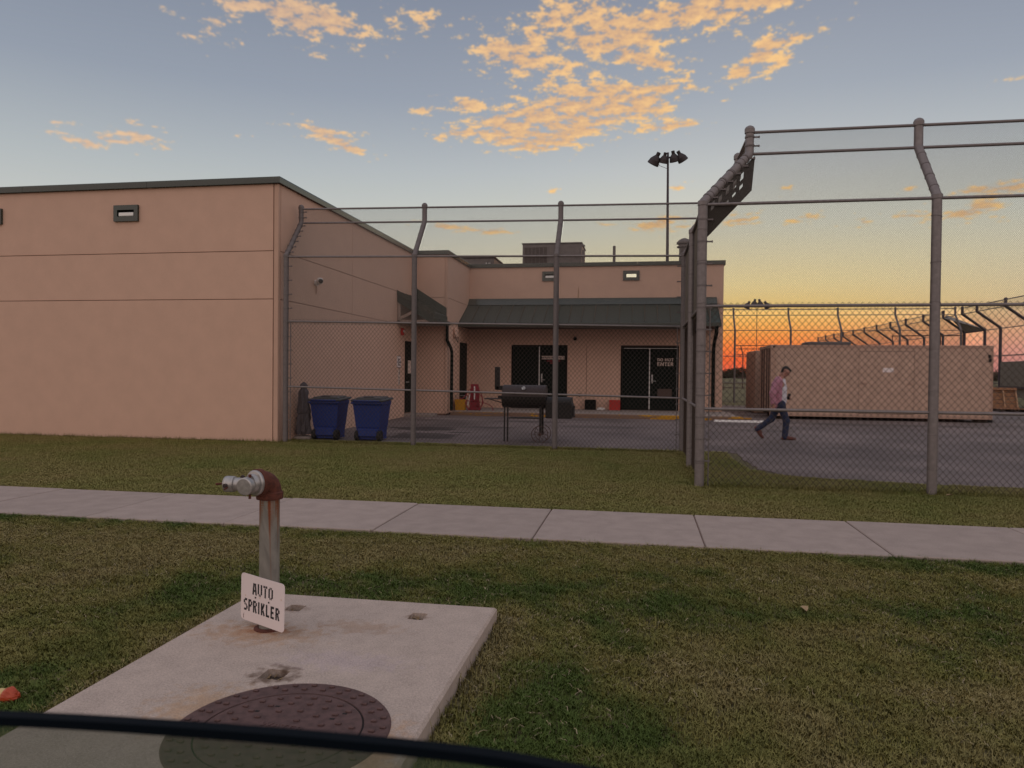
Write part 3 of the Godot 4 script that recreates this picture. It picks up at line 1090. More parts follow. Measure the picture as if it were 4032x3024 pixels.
func make_back_building() -> void:
	var b := thing("back_building", "lower tan stucco wing with a green metal awning and two black double doors", "building", P(-1.9, 0, 28.6))
	var N := 28.6
	var T := 5.735
	var X0 := -6.78
	var X1 := 3.0
	var g := Geo.new()
	g.slab(P(-12.0, -0.2, N + 0.07), P(X1 - 0.02, T + 0.08, 46.0))
	g.slab(P(-9.0, -0.2, 25.24), P(-6.78, T + 0.08, N + 0.2))
	obj("wall_core", g, M.joint_sealant, b)
	g = Geo.new()
	g.slab(P(-12.0, T + 0.08, N + 0.3), P(X1 - 0.3, T + 0.1, 46.0))
	obj("roof", g, M.unit_metal, b)
	# back wall: pieces round the two door openings, upper wall above
	var top := 2.70
	for q in [[X0, -5.02, -0.1, top], [-2.82, -2.085, -0.1, top], [-2.07, -0.77, -0.1, top], [1.40, X1, -0.1, top], [X0, X1, top, T]]:
		g = Geo.new()
		g.slab(P(q[0], q[2], N), P(q[1], q[3], N + 0.07))
		obj("wall_panel", g, M.stucco, b)
	g = Geo.new()
	g.slab(P(X1 - 0.03, -0.2, N + 0.072), P(X1, T, 46.0))
	obj("wall_panel", g, M.stucco, b)
	# projecting bay
	for r in [[0.14, 4.215], [4.23, T]]:
		g = Geo.new()
		g.slab(P(-7.958, r[0], 25.2), P(-6.83, r[1], 25.24), 0.004)
		obj("bay_panel", g, M.stucco, b)
		g = Geo.new()
		if r[0] < 1.0:
			g.slab(P(-6.78, r[0], 25.3), P(-6.73, r[1], 27.05), 0.003)
			g.slab(P(-6.78, 2.74, 27.05), P(-6.73, r[1], 28.3), 0.003)
			g.slab(P(-6.78, r[0], 28.3), P(-6.73, r[1], N - 0.002), 0.003)
		else:
			g.slab(P(-6.78, r[0], 25.3), P(-6.73, r[1], N - 0.002), 0.003)
		obj("bay_panel", g, M.stucco, b)
	g = Geo.new()
	g.slab(P(-6.825, 0.14, 25.196), P(-6.726, T, 25.295), 0.012)
	obj("corner_strip", g, M.stucco_strip, b)
	g = Geo.new()
	g.slab(P(-6.775, 0.2, 27.05), P(-6.745, 2.74, 28.3))
	obj("bay_door", g, M.door_green, b)
	coping(b, P(-8.02, T, 25.2), P(-6.67, T, 25.2), Vector3(0, 0, 1))
	coping(b, P(-6.73, T, 25.14), P(-6.73, T, N), Vector3(1, 0, 0))
	coping(b, P(-6.66, T, N), P(X1 + 0.06, T, N), Vector3(0, 0, 1))
	coping(b, P(X1, T, N - 0.06), P(X1, T, 46.0), Vector3(1, 0, 0))
	double_door(b, -5.02, -2.82, 0.225, 2.70, N + 0.06, false)
	double_door(b, -0.77, 1.40, 0.225, 2.66, N + 0.06, true)
	g = Geo.new()
	g.slab(P(-0.77, 2.66, N + 0.005), P(1.40, 2.70, N + 0.06))
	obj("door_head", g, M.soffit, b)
	# writing on the right hand leaf of the second door
	words("door_lettering", "DO NOT", 0.115, P(0.90, 2.15, N + 0.012), Vector3.RIGHT, Vector3.UP, M.dull_letter, b, 1.05)
	words("door_lettering", "ENTER", 0.145, P(0.90, 1.985, N + 0.012), Vector3.RIGHT, Vector3.UP, M.dull_letter, b, 1.05)
	g = Geo.new()
	g.slab(P(0.62, 0.75, N + 0.008), P(1.15, 1.05, N + 0.014))
	obj("kick_plate", g, M.soffit, b)
	# rust streak on the upper wall
	g = Geo.new()
	g.prism(PackedVector2Array([Vector2(-2.45, 4.52), Vector2(-2.415, 4.52), Vector2(-2.405, 4.75), Vector2(-2.42, 4.98), Vector2(-2.435, 4.90), Vector2(-2.44, 4.7)]), P(0, 0, N - 0.002), Vector3.RIGHT, Vector3.UP, Vector3(0, 0, -0.002))
	obj("rust_streak", g, mat("rust_stain", 0.30, 0.17, 0.09, 0.95), b)
	# the big awning: standing seam pans, seams, flashing, fascia, end plates
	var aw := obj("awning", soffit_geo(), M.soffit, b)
	var e0 := Vector2(26.9, 3.46)
	var e1 := Vector2(28.32, 4.22)
	var x := -6.72
	var i := 0
	while x < 2.70:
		var x2 := minf(x + 0.455, 2.72)
		g = Geo.new()
		g.prism(PackedVector2Array([e0, e1, e1 + Vector2(0, -0.03), e0 + Vector2(0, -0.03)]), P(x, 0, 0), Vector3(0, 0, -1), Vector3.UP, Vector3(x2 - x, 0, 0))
		obj("roof_pan", g, M.awning_green, aw)
		g = Geo.new()
		g.prism(PackedVector2Array([e0 + Vector2(-0.01, -0.01), e1 + Vector2(0, -0.01), e1 + Vector2(-0.01, 0.032), e0 + Vector2(-0.02, 0.032)]), P(x - 0.012, 0, 0), Vector3(0, 0, -1), Vector3.UP, Vector3(0.024, 0, 0))
		obj("seam", g, M.green_metal, aw)
		x = x2
		i += 1
	g = Geo.new()
	g.prism(PackedVector2Array([Vector2(28.28, 4.24), Vector2(28.34, 4.20), Vector2(28.60, 4.34), Vector2(28.60, 4.52), Vector2(28.52, 4.50)]), P(-6.73, 0, 0), Vector3(0, 0, -1), Vector3.UP, Vector3(9.48, 0, 0))
	obj("flashing", g, M.green_metal, aw)
	g = Geo.new()
	g.slab(P(-6.73, 3.30, 26.74), P(2.76, 3.445, 26.90), 0.012)
	obj("gutter", g, M.green_metal, aw)
	g = Geo.new()
	g.prism(PackedVector2Array([Vector2(26.9, 3.31), Vector2(26.9, 3.47), Vector2(28.34, 4.25), Vector2(28.58, 4.4), Vector2(28.58, 3.31)]), P(2.725, 0, 0), Vector3(0, 0, -1), Vector3.UP, Vector3(0.03, 0, 0))
	obj("end_plate", g, M.awning_green, aw)
	# downpipes
	g = Geo.new()
	g.tube([P(2.60, 3.34, 26.84), P(2.60, 3.08, 26.9), P(2.66, 2.75, 28.35), P(2.66, 2.5, 28.52), P(2.66, 0.42, 28.52), P(2.66, 0.32, 28.4)], 0.06, 12)
	obj("downpipe", g, M.door_green, b)
	g = Geo.new()
	g.tube([P(-6.69, 3.30, 25.05), P(-6.69, 2.72, 25.05), P(-6.62, 2.45, 25.34), P(-6.60, 2.3, 25.38), P(-6.60, 0.35, 25.38), P(-6.58, 0.28, 25.3)], 0.055, 12)
	obj("downpipe", g, M.door_green, b)
	# bare bulkhead fitting on the bay, loose wire below it, and a lamp under the awning
	var o := thing("bulkhead_lamp", "pale bulkhead lamp with a drooping wire on the bay beside the green downpipe", "wall light", P(-6.70, 3.0, 26.2))
	g = Geo.new()
	g.box(P(-6.67, 3.02, 26.2), Vector3(0.12, 0.34, 0.34), Basis.IDENTITY, 0.05)
	obj("housing", g, M.stucco_strip, o)
	g = Geo.new()
	var pts := []
	for k in 9:
		var u := k / 8.0
		pts.append(P(-6.64 + 0.05 * sin(u * PI), 3.0 - 0.30 * sin(u * PI * 0.9), 25.9 + 0.5 * u))
	g.tube(pts, 0.012, 6)
	obj("wire", g, M.black_rubber, o)
	o = thing("eave_camera", "small black dome camera under the awning between the two double doors", "camera", P(-2.52, 2.95, 28.55))
	g = Geo.new()
	g.lathe(P(-2.52, 2.98, 28.5), Vector3.DOWN, [Vector2(0, 0), Vector2(0.07, 0), Vector2(0.07, 0.05), Vector2(0.05, 0.09), Vector2(0, 0.11)], 16)
	obj("dome", g, M.door_black, o)
	g = Geo.new()
	g.slab(P(-2.56, 2.94, 28.6), P(-2.48, 3.02, 28.46))
	obj("bracket", g, M.lamp_housing, o)


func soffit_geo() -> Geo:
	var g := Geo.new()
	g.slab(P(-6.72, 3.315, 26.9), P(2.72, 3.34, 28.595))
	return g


func make_wall_things() -> void:
	wall_light(-11.71, 15.29, 5.185, false, "green framed slot light high on the left building's front wall")
	wall_light(-15.32, 15.29, 5.20, false, "dark framed wall light cut off by the photo's left edge")
	wall_light(-3.52, 28.6, 5.37, false, "unlit framed wall light half hidden behind a fence post")
	wall_light(-0.41, 28.6, 5.36, true, "brightly lit framed wall light above the green awning")
	var o := thing("security_camera", "white ball security camera with black eye on the left building's side wall", "camera", P(-7.93, 3.82, 17.2))
	var g := Geo.new()
	g.lathe(P(-7.96, 3.78, 17.2), Vector3.RIGHT, [Vector2(0.0, 0.0), Vector2(0.075, 0.0), Vector2(0.075, 0.05), Vector2(0.05, 0.07)], 16)
	obj("mount", g, M.white_paint, o)
	g = Geo.new()
	var prof := []
	for i in 11:
		var a := PI * i / 10.0
		prof.append(Vector2(sin(a) * 0.085, -cos(a) * 0.085))
	g.lathe(P(-7.83, 3.82, 17.16), Vector3.UP, prof, 20)
	obj("ball_housing", g, M.white_paint, o)
	g = Geo.new()
	g.lathe(P(-7.80, 3.815, 17.12), Vector3(0.75, -0.15, 0.65), [Vector2(0.0, 0.082), Vector2(0.04, 0.075), Vector2(0.055, 0.05), Vector2(0.055, 0.0)], 16)
	obj("lens", g, M.phone_black, o)
	g = Geo.new()
	g.tube([P(-7.95, 3.74, 17.22), P(-7.93, 3.6, 17.22), P(-7.95, 3.52, 17.22)], 0.012, 6)
	obj("wire", g, M.stucco_strip, o)
	# notices by the side door
	o = thing("upper_wall_sign", "square white notice with dark pictograms beside the side door", "sign", P(-7.95, 1.93, 23.6))
	g = Geo.new()
	g.slab(P(-7.962, 1.74, 23.42), P(-7.945, 2.13, 23.80))
	obj("plate", g, M.sign_white, o)
	g = Geo.new()
	for q in [[23.42, 1.735, 23.80, 1.755], [23.42, 2.115, 23.80, 2.135], [23.47, 1.80, 23.54, 2.05], [23.62, 1.80, 23.76, 1.83], [23.60, 1.9, 23.76, 1.94], [23.58, 2.0, 23.70, 2.03], [23.68, 1.8, 23.71, 2.06]]:
		g.slab(P(-7.945, q[1], q[0]), P(-7.942, q[3], q[2]))
	obj("pictograms", g, M.stencil_black, o)
	o = thing("lower_wall_sign", "narrow tall notice with dark symbols under the square notice by the side door", "sign", P(-7.95, 1.45, 23.62))
	g = Geo.new()
	g.slab(P(-7.962, 1.16, 23.53), P(-7.945, 1.70, 23.71))
	obj("plate", g, M.dull_letter, o)
	g = Geo.new()
	for q in [[23.53, 1.155, 23.71, 1.17], [23.53, 1.69, 23.71, 1.705], [23.57, 1.55, 23.67, 1.58], [23.64, 1.5, 23.67, 1.66], [23.57, 1.40, 23.6, 1.48], [23.6, 1.4, 23.67, 1.42], [23.57, 1.30, 23.66, 1.33], [23.57, 1.21, 23.66, 1.24], [23.65, 1.21, 23.67, 1.33]]:
		g.slab(P(-7.945, q[1], q[0]), P(-7.942, q[3], q[2]))
	obj("symbols", g, M.stencil_black, o)
	o = thing("alarm_bell", "red fire alarm horn under the side door canopy", "alarm", P(-7.95, 2.96, 23.85))
	g = Geo.new()
	g.slab(P(-7.962, 2.83, 23.77), P(-7.88, 3.07, 23.95), 0.015)
	obj("housing", g, M.red_plastic, o)
	g = Geo.new()
	g.slab(P(-7.88, 2.93, 23.82), P(-7.85, 3.0, 23.9), 0.008)
	obj("strobe", g, M.white_paint, o)
	# sign on the first double door
	o = thing("door_sign", "pale board lettered MAINTENANCE on the right leaf of the first double door", "sign", P(-3.38, 2.2, 28.6))
	g = Geo.new()
	g.slab(P(-3.83, 2.145, 28.614), P(-2.93, 2.275, 28.604))
	obj("board", g, M.dull_letter, o)
	words("lettering", "MAINTENANCE", 0.085, P(-3.38, 2.21, 28.602), Vector3.RIGHT, Vector3.UP, M.stencil_black, o, 1.12)
	g = Geo.new()
	for q in [[-3.62, 2.06, -3.28, 2.10], [-3.24, 2.06, -3.1, 2.10], [-3.5, 1.98, -3.35, 2.02], [-3.30, 1.98, -3.22, 2.02]]:
		g.slab(P(q[0], q[1], 28.614), P(q[2], q[3], 28.608))
	obj("red_print", g, M.sign_red, o)


func make_roof_things() -> void:
	var o := thing("roof_unit", "large boxy air handling unit with grilles on the back roof", "rooftop unit", P(-4.1, 5.7, 34.0))
	var g := Geo.new()
	g.slab(P(-5.5, 5.72, 34.0), P(-2.76, 7.58, 36.2), 0.03)
	obj("cabinet", g, M.unit_metal, o)
	g = Geo.new()
	g.slab(P(-5.54, 7.58, 33.96), P(-2.72, 7.63, 36.24), 0.01)
	obj("lid", g, M.unit_metal, o)
	for i in 6:
		g = Geo.new()
		g.slab(P(-5.40 + i * 0.18, 6.1, 34.0), P(-5.25 + i * 0.18, 7.42, 33.975))
		obj("grille", g, M.unit_grille, o)
	g = Geo.new()
	g.prism(PackedVector2Array([Vector2(-3.8, 5.72), Vector2(-3.35, 5.72), Vector2(-3.4, 5.95), Vector2(-3.55, 6.08), Vector2(-3.7, 6.02)]), P(0, 0, 33.98), Vector3.RIGHT, Vector3.UP, Vector3(0, 0, 0.25))
	obj("intake_hood", g, M.unit_grille, o)
	o = thing("low_roof_unit", "low flat rooftop unit with a small dark label, behind the parapet corner", "rooftop unit", P(-8.0, 5.7, 34.0))
	g = Geo.new()
	g.slab(P(-9.6, 5.72, 34.0), P(-6.85, 6.98, 36.0), 0.03)
	obj("cabinet", g, M.unit_metal, o)
	g = Geo.new()
	g.slab(P(-9.65, 6.98, 33.95), P(-6.8, 7.05, 36.05), 0.01)
	obj("lid", g, M.unit_metal, o)
	g = Geo.new()
	g.slab(P(-7.28, 6.66, 34.0), P(-6.95, 6.80, 33.99))
	var lb := obj("label_plate", g, M.phone_black, o)
	g = Geo.new()
	g.slab(P(-7.24, 6.69, 33.99), P(-7.19, 6.77, 33.986))
	g.slab(P(-7.13, 6.72, 33.99), P(-7.0, 6.75, 33.986))
	obj("label_print", g, M.white_paint, lb)
	for q in [[-2.60, 33.0, 0.055, 7.35, true, "short flue pipe with a capped top beside the large roof unit"], [-1.27, 34.0, 0.065, 7.42, false, "plain uncapped vent pipe standing alone on the back roof"], [1.62, 30.0, 0.20, 6.98, true, "thick vent stack with a wide mushroom cap next to the fence corner"]]:
		o = thing("vent_pipe", q[5], "vent pipe", P(q[0], 5.7, q[1]), "vent pipes on the back roof")
		var r: float = q[2]
		g = Geo.new()
		g.tube([P(q[0], 5.7, q[1]), P(q[0], q[3] - (0.25 if q[4] else 0.0), q[1])], r, 18)
		obj("pipe", g, M.unit_metal, o)
		if q[4]:
			g = Geo.new()
			g.lathe(P(q[0], q[3] - r * 1.3, q[1]), Vector3.UP, [Vector2(r * 1.0, -r * 0.6), Vector2(r * 1.45, -r * 0.5), Vector2(r * 1.45, -r * 0.3), Vector2(r * 1.1, -r * 0.2), Vector2(r * 1.1, r * 0.1), Vector2(r * 1.5, r * 0.2), Vector2(r * 1.5, r * 0.5), Vector2(r * 1.0, r * 1.0), Vector2(r * 0.4, r * 1.3), Vector2(0, r * 1.35)], 20)
			obj("cap", g, M.unit_metal, o)


# ---------------------------------------------------------------- tall fences
const LOW := 1.12
const MID := 2.57
const KNEE := 4.03
const ELBOW := 4.89
const TOP := 5.21


func fence_post(parent: Node3D, foot: Vector3, arm: Vector3, lift: float, r: float, m: Material, rings := true) -> MeshInstance3D:
	var g := Geo.new()
	var knee := foot + Vector3.UP * (KNEE + lift)
	var elbow := foot + arm + Vector3.UP * (ELBOW + lift)
	var top := foot + arm + Vector3.UP * (TOP + 0.05 + lift)
	g.tube([foot - Vector3.UP * 0.2, knee], r, 18)
	g.tube([knee - Vector3.UP * 0.02, knee + (elbow - knee) * 0.02, elbow - (elbow - knee) * 0.02, elbow + Vector3.UP * 0.02, top], r * 0.94, 16)
	g.lathe(top, Vector3.UP, [Vector2(r * 1.12, -0.06), Vector2(r * 1.14, 0.0), Vector2(r * 0.9, 0.03), Vector2(r * 0.4, 0.05), Vector2(0, 0.052)], 16)
	g.lathe(knee, Vector3.UP, [Vector2(r, -0.05), Vector2(r * 1.1, -0.04), Vector2(r * 1.1, 0.015), Vector2(r * 0.9, 0.03)], 16)
	var p := obj("post", g, m, parent)
	if rings:
		# wire ties round the post and arm
		g = Geo.new()
		var y := 0.35 + lift
		while y < KNEE:
			tie(g, foot + Vector3.UP * y, Vector3(rng.randfn() * 0.06, 1, rng.randfn() * 0.06).normalized(), r * 1.03)
			y += rng.randf_range(0.42, 0.66)
		for k in 4:
			var u := (k + 0.7) / 4.5
			tie(g, knee.lerp(elbow, u), (elbow - knee).normalized(), r * 0.98)
		obj("wire_tie", g, M.galvanised_dull, p).set_meta("kind", "stuff")
	return p


func tie(g: Geo, at: Vector3, axis: Vector3, r: float) -> void:
	g.lathe(at, axis, [Vector2(r - 0.003, -0.005), Vector2(r + 0.003, -0.004), Vector2(r + 0.003, 0.004), Vector2(r - 0.003, 0.005)], 14)


# bands with bolt tabs, and the tension bar they hold, on one side of a terminal post
func terminal(post: MeshInstance3D, foot: Vector3, arm: Vector3, side: Vector3, lift: float, r: float) -> void:
	var bar := foot + side * (r + 0.055)
	var g := Geo.new()
	g.tube([bar + Vector3.UP * 0.03, bar + Vector3.UP * (MID + lift)], 0.009, 6)
	obj("tension_bar", g, M.galvanised_dull, post)
	var ys := []
	var y := 0.38 + lift
	while y < KNEE - 0.1 + lift:
		ys.append(foot + Vector3.UP * y)
		y += 0.31
	var knee := foot + Vector3.UP * (KNEE + lift)
	var elbow := foot + arm + Vector3.UP * (ELBOW + lift)
	for k in 6:
		ys.append(knee.lerp(elbow, (k + 0.6) / 6.2))
	ys.append(elbow + Vector3.UP * 0.12)
	ys.append(elbow + Vector3.UP * 0.25)
	for q in ys:
		g = Geo.new()
		var axis: Vector3 = Vector3.UP
		if q.y > KNEE + lift + 0.02 and q.y < ELBOW + lift:
			axis = (elbow - knee).normalized()
		g.lathe(q, axis, [Vector2(r - 0.004, -0.014), Vector2(r + 0.005, -0.012), Vector2(r + 0.005, 0.012), Vector2(r - 0.004, 0.014)], 14)
		g.box(q + side * (r + 0.035), Vector3(0.075, 0.02, 0.016), Basis(side, Vector3.UP, side.cross(Vector3.UP)))
		g.box(q + side * (r + 0.068), Vector3(0.02, 0.026, 0.03), Basis(side, Vector3.UP, side.cross(Vector3.UP)))
		obj("tension_band", g, M.galvanised_dull, post)


func rail(parent: Node3D, a: Vector3, b: Vector3, r := 0.021, m: Material = null) -> void:
	var g := Geo.new()
	g.tube([a, b], r, 10)
	obj("rail", g, m if m else M.galvanised, parent)


# one bay between two posts: five rails, coarse mesh below, fine mesh above and on the overhang
func bay(parent: Node3D, a: Vector3, b: Vector3, arm_a: Vector3, arm_b: Vector3, la: float, lb: float, inward: Vector3, rl: float, fine_pitch := 0.0224, fine_r := 0.0013, gap := 0.06) -> void:
	var d := (b - a).normalized()
	var ea := a + d * gap
	var eb := b - d * gap
	for y in [LOW, MID, KNEE - 0.03]:
		rail(parent, ea + Vector3.UP * (y + la), eb + Vector3.UP * (y + lb), rl)
	rail(parent, a + arm_a + Vector3.UP * (ELBOW + la), b + arm_b + Vector3.UP * (ELBOW + lb), rl)
	rail(parent, a + arm_a + Vector3.UP * (TOP + la), b + arm_b + Vector3.UP * (TOP + lb), rl)
	var back := inward * (rl + 0.006)
	var w := (eb - ea).length()
	var lift := (la + lb) * 0.5
	var U := (eb + Vector3.UP * lb - ea - Vector3.UP * la).normalized()
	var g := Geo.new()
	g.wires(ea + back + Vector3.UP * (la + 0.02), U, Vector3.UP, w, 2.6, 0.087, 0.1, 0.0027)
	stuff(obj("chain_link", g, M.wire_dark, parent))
	g = Geo.new()
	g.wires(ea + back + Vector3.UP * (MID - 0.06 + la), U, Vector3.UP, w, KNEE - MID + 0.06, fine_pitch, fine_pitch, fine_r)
	var ka := ea + back + Vector3.UP * (KNEE + la)
	var qa := a + arm_a + back + Vector3.UP * (ELBOW + la)
	var qb := b + arm_b + back + Vector3.UP * (ELBOW + lb)
	var V := qa - ka
	var slide := V.dot(U)
	V -= U * slide
	# the overhang: mitred bays start where their corner arm does
	var vh := V.length()
	var right_shift := (qb - (eb + back + Vector3.UP * (KNEE + lb))).dot(U)
	if absf(slide) < 0.2:
		g.wires(ka, U, V.normalized(), w, vh, fine_pitch, fine_pitch, fine_r, right_shift if absf(right_shift) > 0.2 else 0.0)
	else:
		g.wires(eb + back + Vector3.UP * (KNEE + lb), -U, V.normalized(), w, vh, fine_pitch, fine_pitch, fine_r, -slide)
	g.wires(qa, U, Vector3.UP, (qb - qa).length(), TOP - ELBOW + 0.03, fine_pitch, fine_pitch, fine_r)
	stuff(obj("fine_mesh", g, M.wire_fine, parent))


func make_near_fences() -> void:
	var A0 := P(0.83, 0, 10.77)
	var north := Vector3(0, 0, -0.72)
	var east := Vector3(0.72, 0, 0)
	var both := Vector3(0.72, 0, -0.72)
	# right hand run along the walk
	var f := thing("right_fence", "tall grey pipe fence with mesh overhang, nearest run, on the right before the yard", "fence", A0)
	var cp := fence_post(f, A0, both, 0.0, 0.066, M.galvanised)
	terminal(cp, A0, both, Vector3.RIGHT, 0.0, 0.066)
	for k in 3:
		fence_post(f, A0 + Vector3.RIGHT * 3.05 * (k + 1), north, 0.0, 0.064, M.galvanised)
		bay(f, A0 + Vector3.RIGHT * 3.05 * k, A0 + Vector3.RIGHT * 3.05 * (k + 1), both if k == 0 else north, north, 0.0, 0.0, Vector3(0, 0, -1), 0.022)
	# short return run, away from the camera
	f = thing("return_fence", "short fence run going back from the corner post, seen nearly edge on", "fence", P(0.83, 0, 12.86))
	var B1 := P(0.83, 0, 12.86)
	var B2 := P(0.83, 0, 15.33)
	fence_post(f, B1, east, 0.0, 0.06, M.galvanised)
	bay(f, A0, B1, both, east, 0.0, 0.0, Vector3.RIGHT, 0.021)
	bay(f, B1, B2, east, both, 0.0, 0.0, Vector3.RIGHT, 0.021)
	# dark shade cloth lining the overhang and the upper mesh, torn loose along the corner arm
	var tear := noise(55, 0.9, 3)
	var g := Geo.new()
	for i in 60:
		for j in 13:
			var cells := []
			for q in [[i, j], [i + 1, j], [i + 1, j + 1], [i, j + 1]]:
				cells.append(cloth_at(q[0] / 60.0, q[1] / 13.0))
			var u := i / 60.0
			var rag := tear.get_noise_2d(i * 1.3, j * 9.0) * 0.08
			if j % 2 == 1 and j < 11 and (u > 0.10 + rag and u < 0.34 + rag or j > 4 and u > 0.46 + rag and u < 0.58):
				continue
			g.quad(cells[0], cells[1], cells[2], cells[3], Vector3(1, 1, 0))
			g.quad(cells[0] + Vector3(0.004, -0.004, 0), cells[1] + Vector3(0.004, -0.004, 0), cells[2] + Vector3(0.004, -0.004, 0), cells[3] + Vector3(0.004, -0.004, 0), Vector3(1, -1, 0))
	for i in 48:
		var n0 := lerpf(10.9, 15.2, i / 48.0)
		var n1 := lerpf(10.9, 15.2, (i + 1) / 48.0)
		var b0 := 0.05 + 0.03 * sin(n0 * 4.0)
		var b1 := 0.05 + 0.03 * sin(n1 * 4.0)
		g.quad(P(0.83 + b0, MID - 0.3, n0), P(0.83 + b1, MID - 0.3, n1), P(0.88, KNEE, n1), P(0.88, KNEE, n0), Vector3(-1, 0, 0))
		g.quad(P(0.834 + b0, MID - 0.3, n0), P(0.834 + b1, MID - 0.3, n1), P(0.884, KNEE, n1), P(0.884, KNEE, n0), Vector3(1, 0, 0))
	obj("shade_cloth", g, M.shade_cloth, f)
	# left hand run to the building
	f = thing("left_fence", "tall grey pipe fence with mesh overhang from the left building to the fence corner", "fence", P(-4.8, 0, 15.33))
	var xs := [-7.79, -4.83, -1.76, 0.83]
	for k in 4:
		var lift: float = lerpf(0.13, 0.0, (xs[k] + 7.79) / 8.62)
		var a := P(xs[k], 0, 15.33)
		var p := fence_post(f, a, both if k == 3 else north, lift, 0.058, M.galvanised_dull, k != 0)
		if k == 0:
			terminal(p, a, north, Vector3.RIGHT, lift, 0.058)
		if k == 3:
			terminal(p, a, both, Vector3.LEFT, lift, 0.058)
		if k < 3:
			var l2: float = lerpf(0.13, 0.0, (xs[k + 1] + 7.79) / 8.62)
			bay(f, a, P(xs[k + 1], 0, 15.33), north, both if k == 2 else north, lift, l2, Vector3(0, 0, -1), 0.021)


func cloth_at(u: float, t: float) -> Vector3:
	# the loose flap: u down from the corner arm, t from the knee up to the elbow
	var x := lerpf(0.90, 1.64, t)
	var y := lerpf(KNEE, ELBOW, t) - 0.44 * u
	var n := 10.86 + 0.72 * t + 0.30 * u
	return P(x, y, n)


func make_far_fences() -> void:
	var up := 0.08
	var m: Material = M.galvanised_dull
	# run across the back, behind the container
	var f := thing("cross_fence", "distant bent-post fence running straight across behind the container", "fence", P(9.0, 0.07, 42.5))
	var xs := [-0.8, 2.1, 5.1, 8.05, 10.65, 13.6, 16.6]
	var arm := Vector3(0, 0, -0.78)
	for k in xs.size():
		fence_post(f, P(xs[k], up, 42.5), arm, 0.0, 0.055, m, false)
		if k > 0:
			bay(f, P(xs[k - 1], up, 42.5), P(xs[k], up, 42.5), arm, arm, 0.0, 0.0, Vector3(0, 0, -1), 0.02, 0.06, 0.0011)
	# run going away on the right, arms leaning west
	f = thing("far_side_fence", "dark line of bent fence posts leaning left and shrinking away on the right", "fence", P(18.5, 0.07, 50.0))
	var lean := Vector3(-1.15, 0, 0)
	var ns := [36.3, 39.4, 42.5, 44.3, 46.9, 50.0, 53.1, 56.2, 59.3, 62.4, 65.5, 68.6, 71.7, 74.8, 77.9]
	for k in ns.size():
		fence_post(f, P(18.5, up, ns[k]), lean, 0.1, 0.075, M.pole_purple, false)
		if k > 0:
			if k == 4:
				rail(f, P(18.5, up + KNEE + 0.08, ns[k - 1]), P(18.5, up + KNEE + 0.08, ns[k]), 0.05, M.pole_purple)
				rail(f, P(18.5, up + ELBOW + 0.1, ns[k - 1]) + lean, P(18.5, up + ELBOW + 0.1, ns[k]) + lean, 0.02, M.pole_purple)
			else:
				bay(f, P(18.5, up, ns[k - 1]), P(18.5, up, ns[k]), lean, lean, 0.1, 0.1, Vector3.LEFT, 0.025, 0.05, 0.0013)
	# dark sheet closing the overhang over the gate
	var g := Geo.new()
	var a := P(18.45, up + KNEE + 0.14, 44.3)
	var b := P(18.45, up + KNEE + 0.14, 46.9)
	var c := P(17.55, up + ELBOW + 0.25, 46.9)
	var d := P(17.25, up + ELBOW + 0.05, 46.6)
	g.quad(a, b, c, d, Vector3(1, 1, 0))
	g.quad(a + Vector3(0.02, -0.02, 0), b + Vector3(0.02, -0.02, 0), c + Vector3(0.02, -0.02, 0), d + Vector3(0.02, -0.02, 0), Vector3(-1, -1, 0))
	obj("closing_sheet", g, M.wire_fine, f)
	# gate frames standing in the opening
	f = thing("tall_gate", "tall thin pipe gate frames just left of the far bent posts", "gate", P(16.5, 0.07, 46.9))
	for q in [[14.6, 17.2], [17.22, 18.38]]:
		g = Geo.new()
		g.tube([P(q[0], up, 46.9), P(q[0], 4.0, 46.9), P(q[1], 4.04, 46.9), P(q[1], up, 46.9)], 0.03, 8)
		obj("gate_frame", g, M.rusty_fence, f)
	# a further fence seen in the gap beside the back building
	f = thing("farthest_fence", "thin far fence with slim posts seen in the sunset gap beside the back building", "fence", P(26.0, 0.07, 92.0))
	for k in 7:
		var x := 12.0 + k * 4.0
		g = Geo.new()
		g.tube([P(x, up, 92), P(x, 4.1, 92), P(x - 0.3, 5.2, 92)], 0.06, 8)
		obj("post", g, M.rusty_fence, f)
	for y in [1.3, 4.05, 4.75, 5.15]:
		g = Geo.new()
		g.tube([P(11, y, 92.05), P(37, y, 92.05)], 0.04, 8)
		obj("rail", g, M.rusty_fence, f)


func floodlight(parent: Node3D, at: Vector3, aim: Vector3, s: float) -> void:
	var g := Geo.new()
	g.lathe(at, -aim, [Vector2(0.34 * s, -0.30 * s), Vector2(0.36 * s, -0.26 * s), Vector2(0.30 * s, 0.0), Vector2(0.20 * s, 0.16 * s), Vector2(0.12 * s, 0.26 * s), Vector2(0.12 * s, 0.46 * s), Vector2(0, 0.48 * s)], 16)
	var h := obj("floodlight", g, M.lamp_housing, parent)
	g = Geo.new()
	g.lathe(at, aim, [Vector2(0.335 * s, 0.28 * s), Vector2(0.2 * s, 0.2 * s), Vector2(0, 0.16 * s)], 16)
	obj("reflector", g, M.lamp_reflector, h)


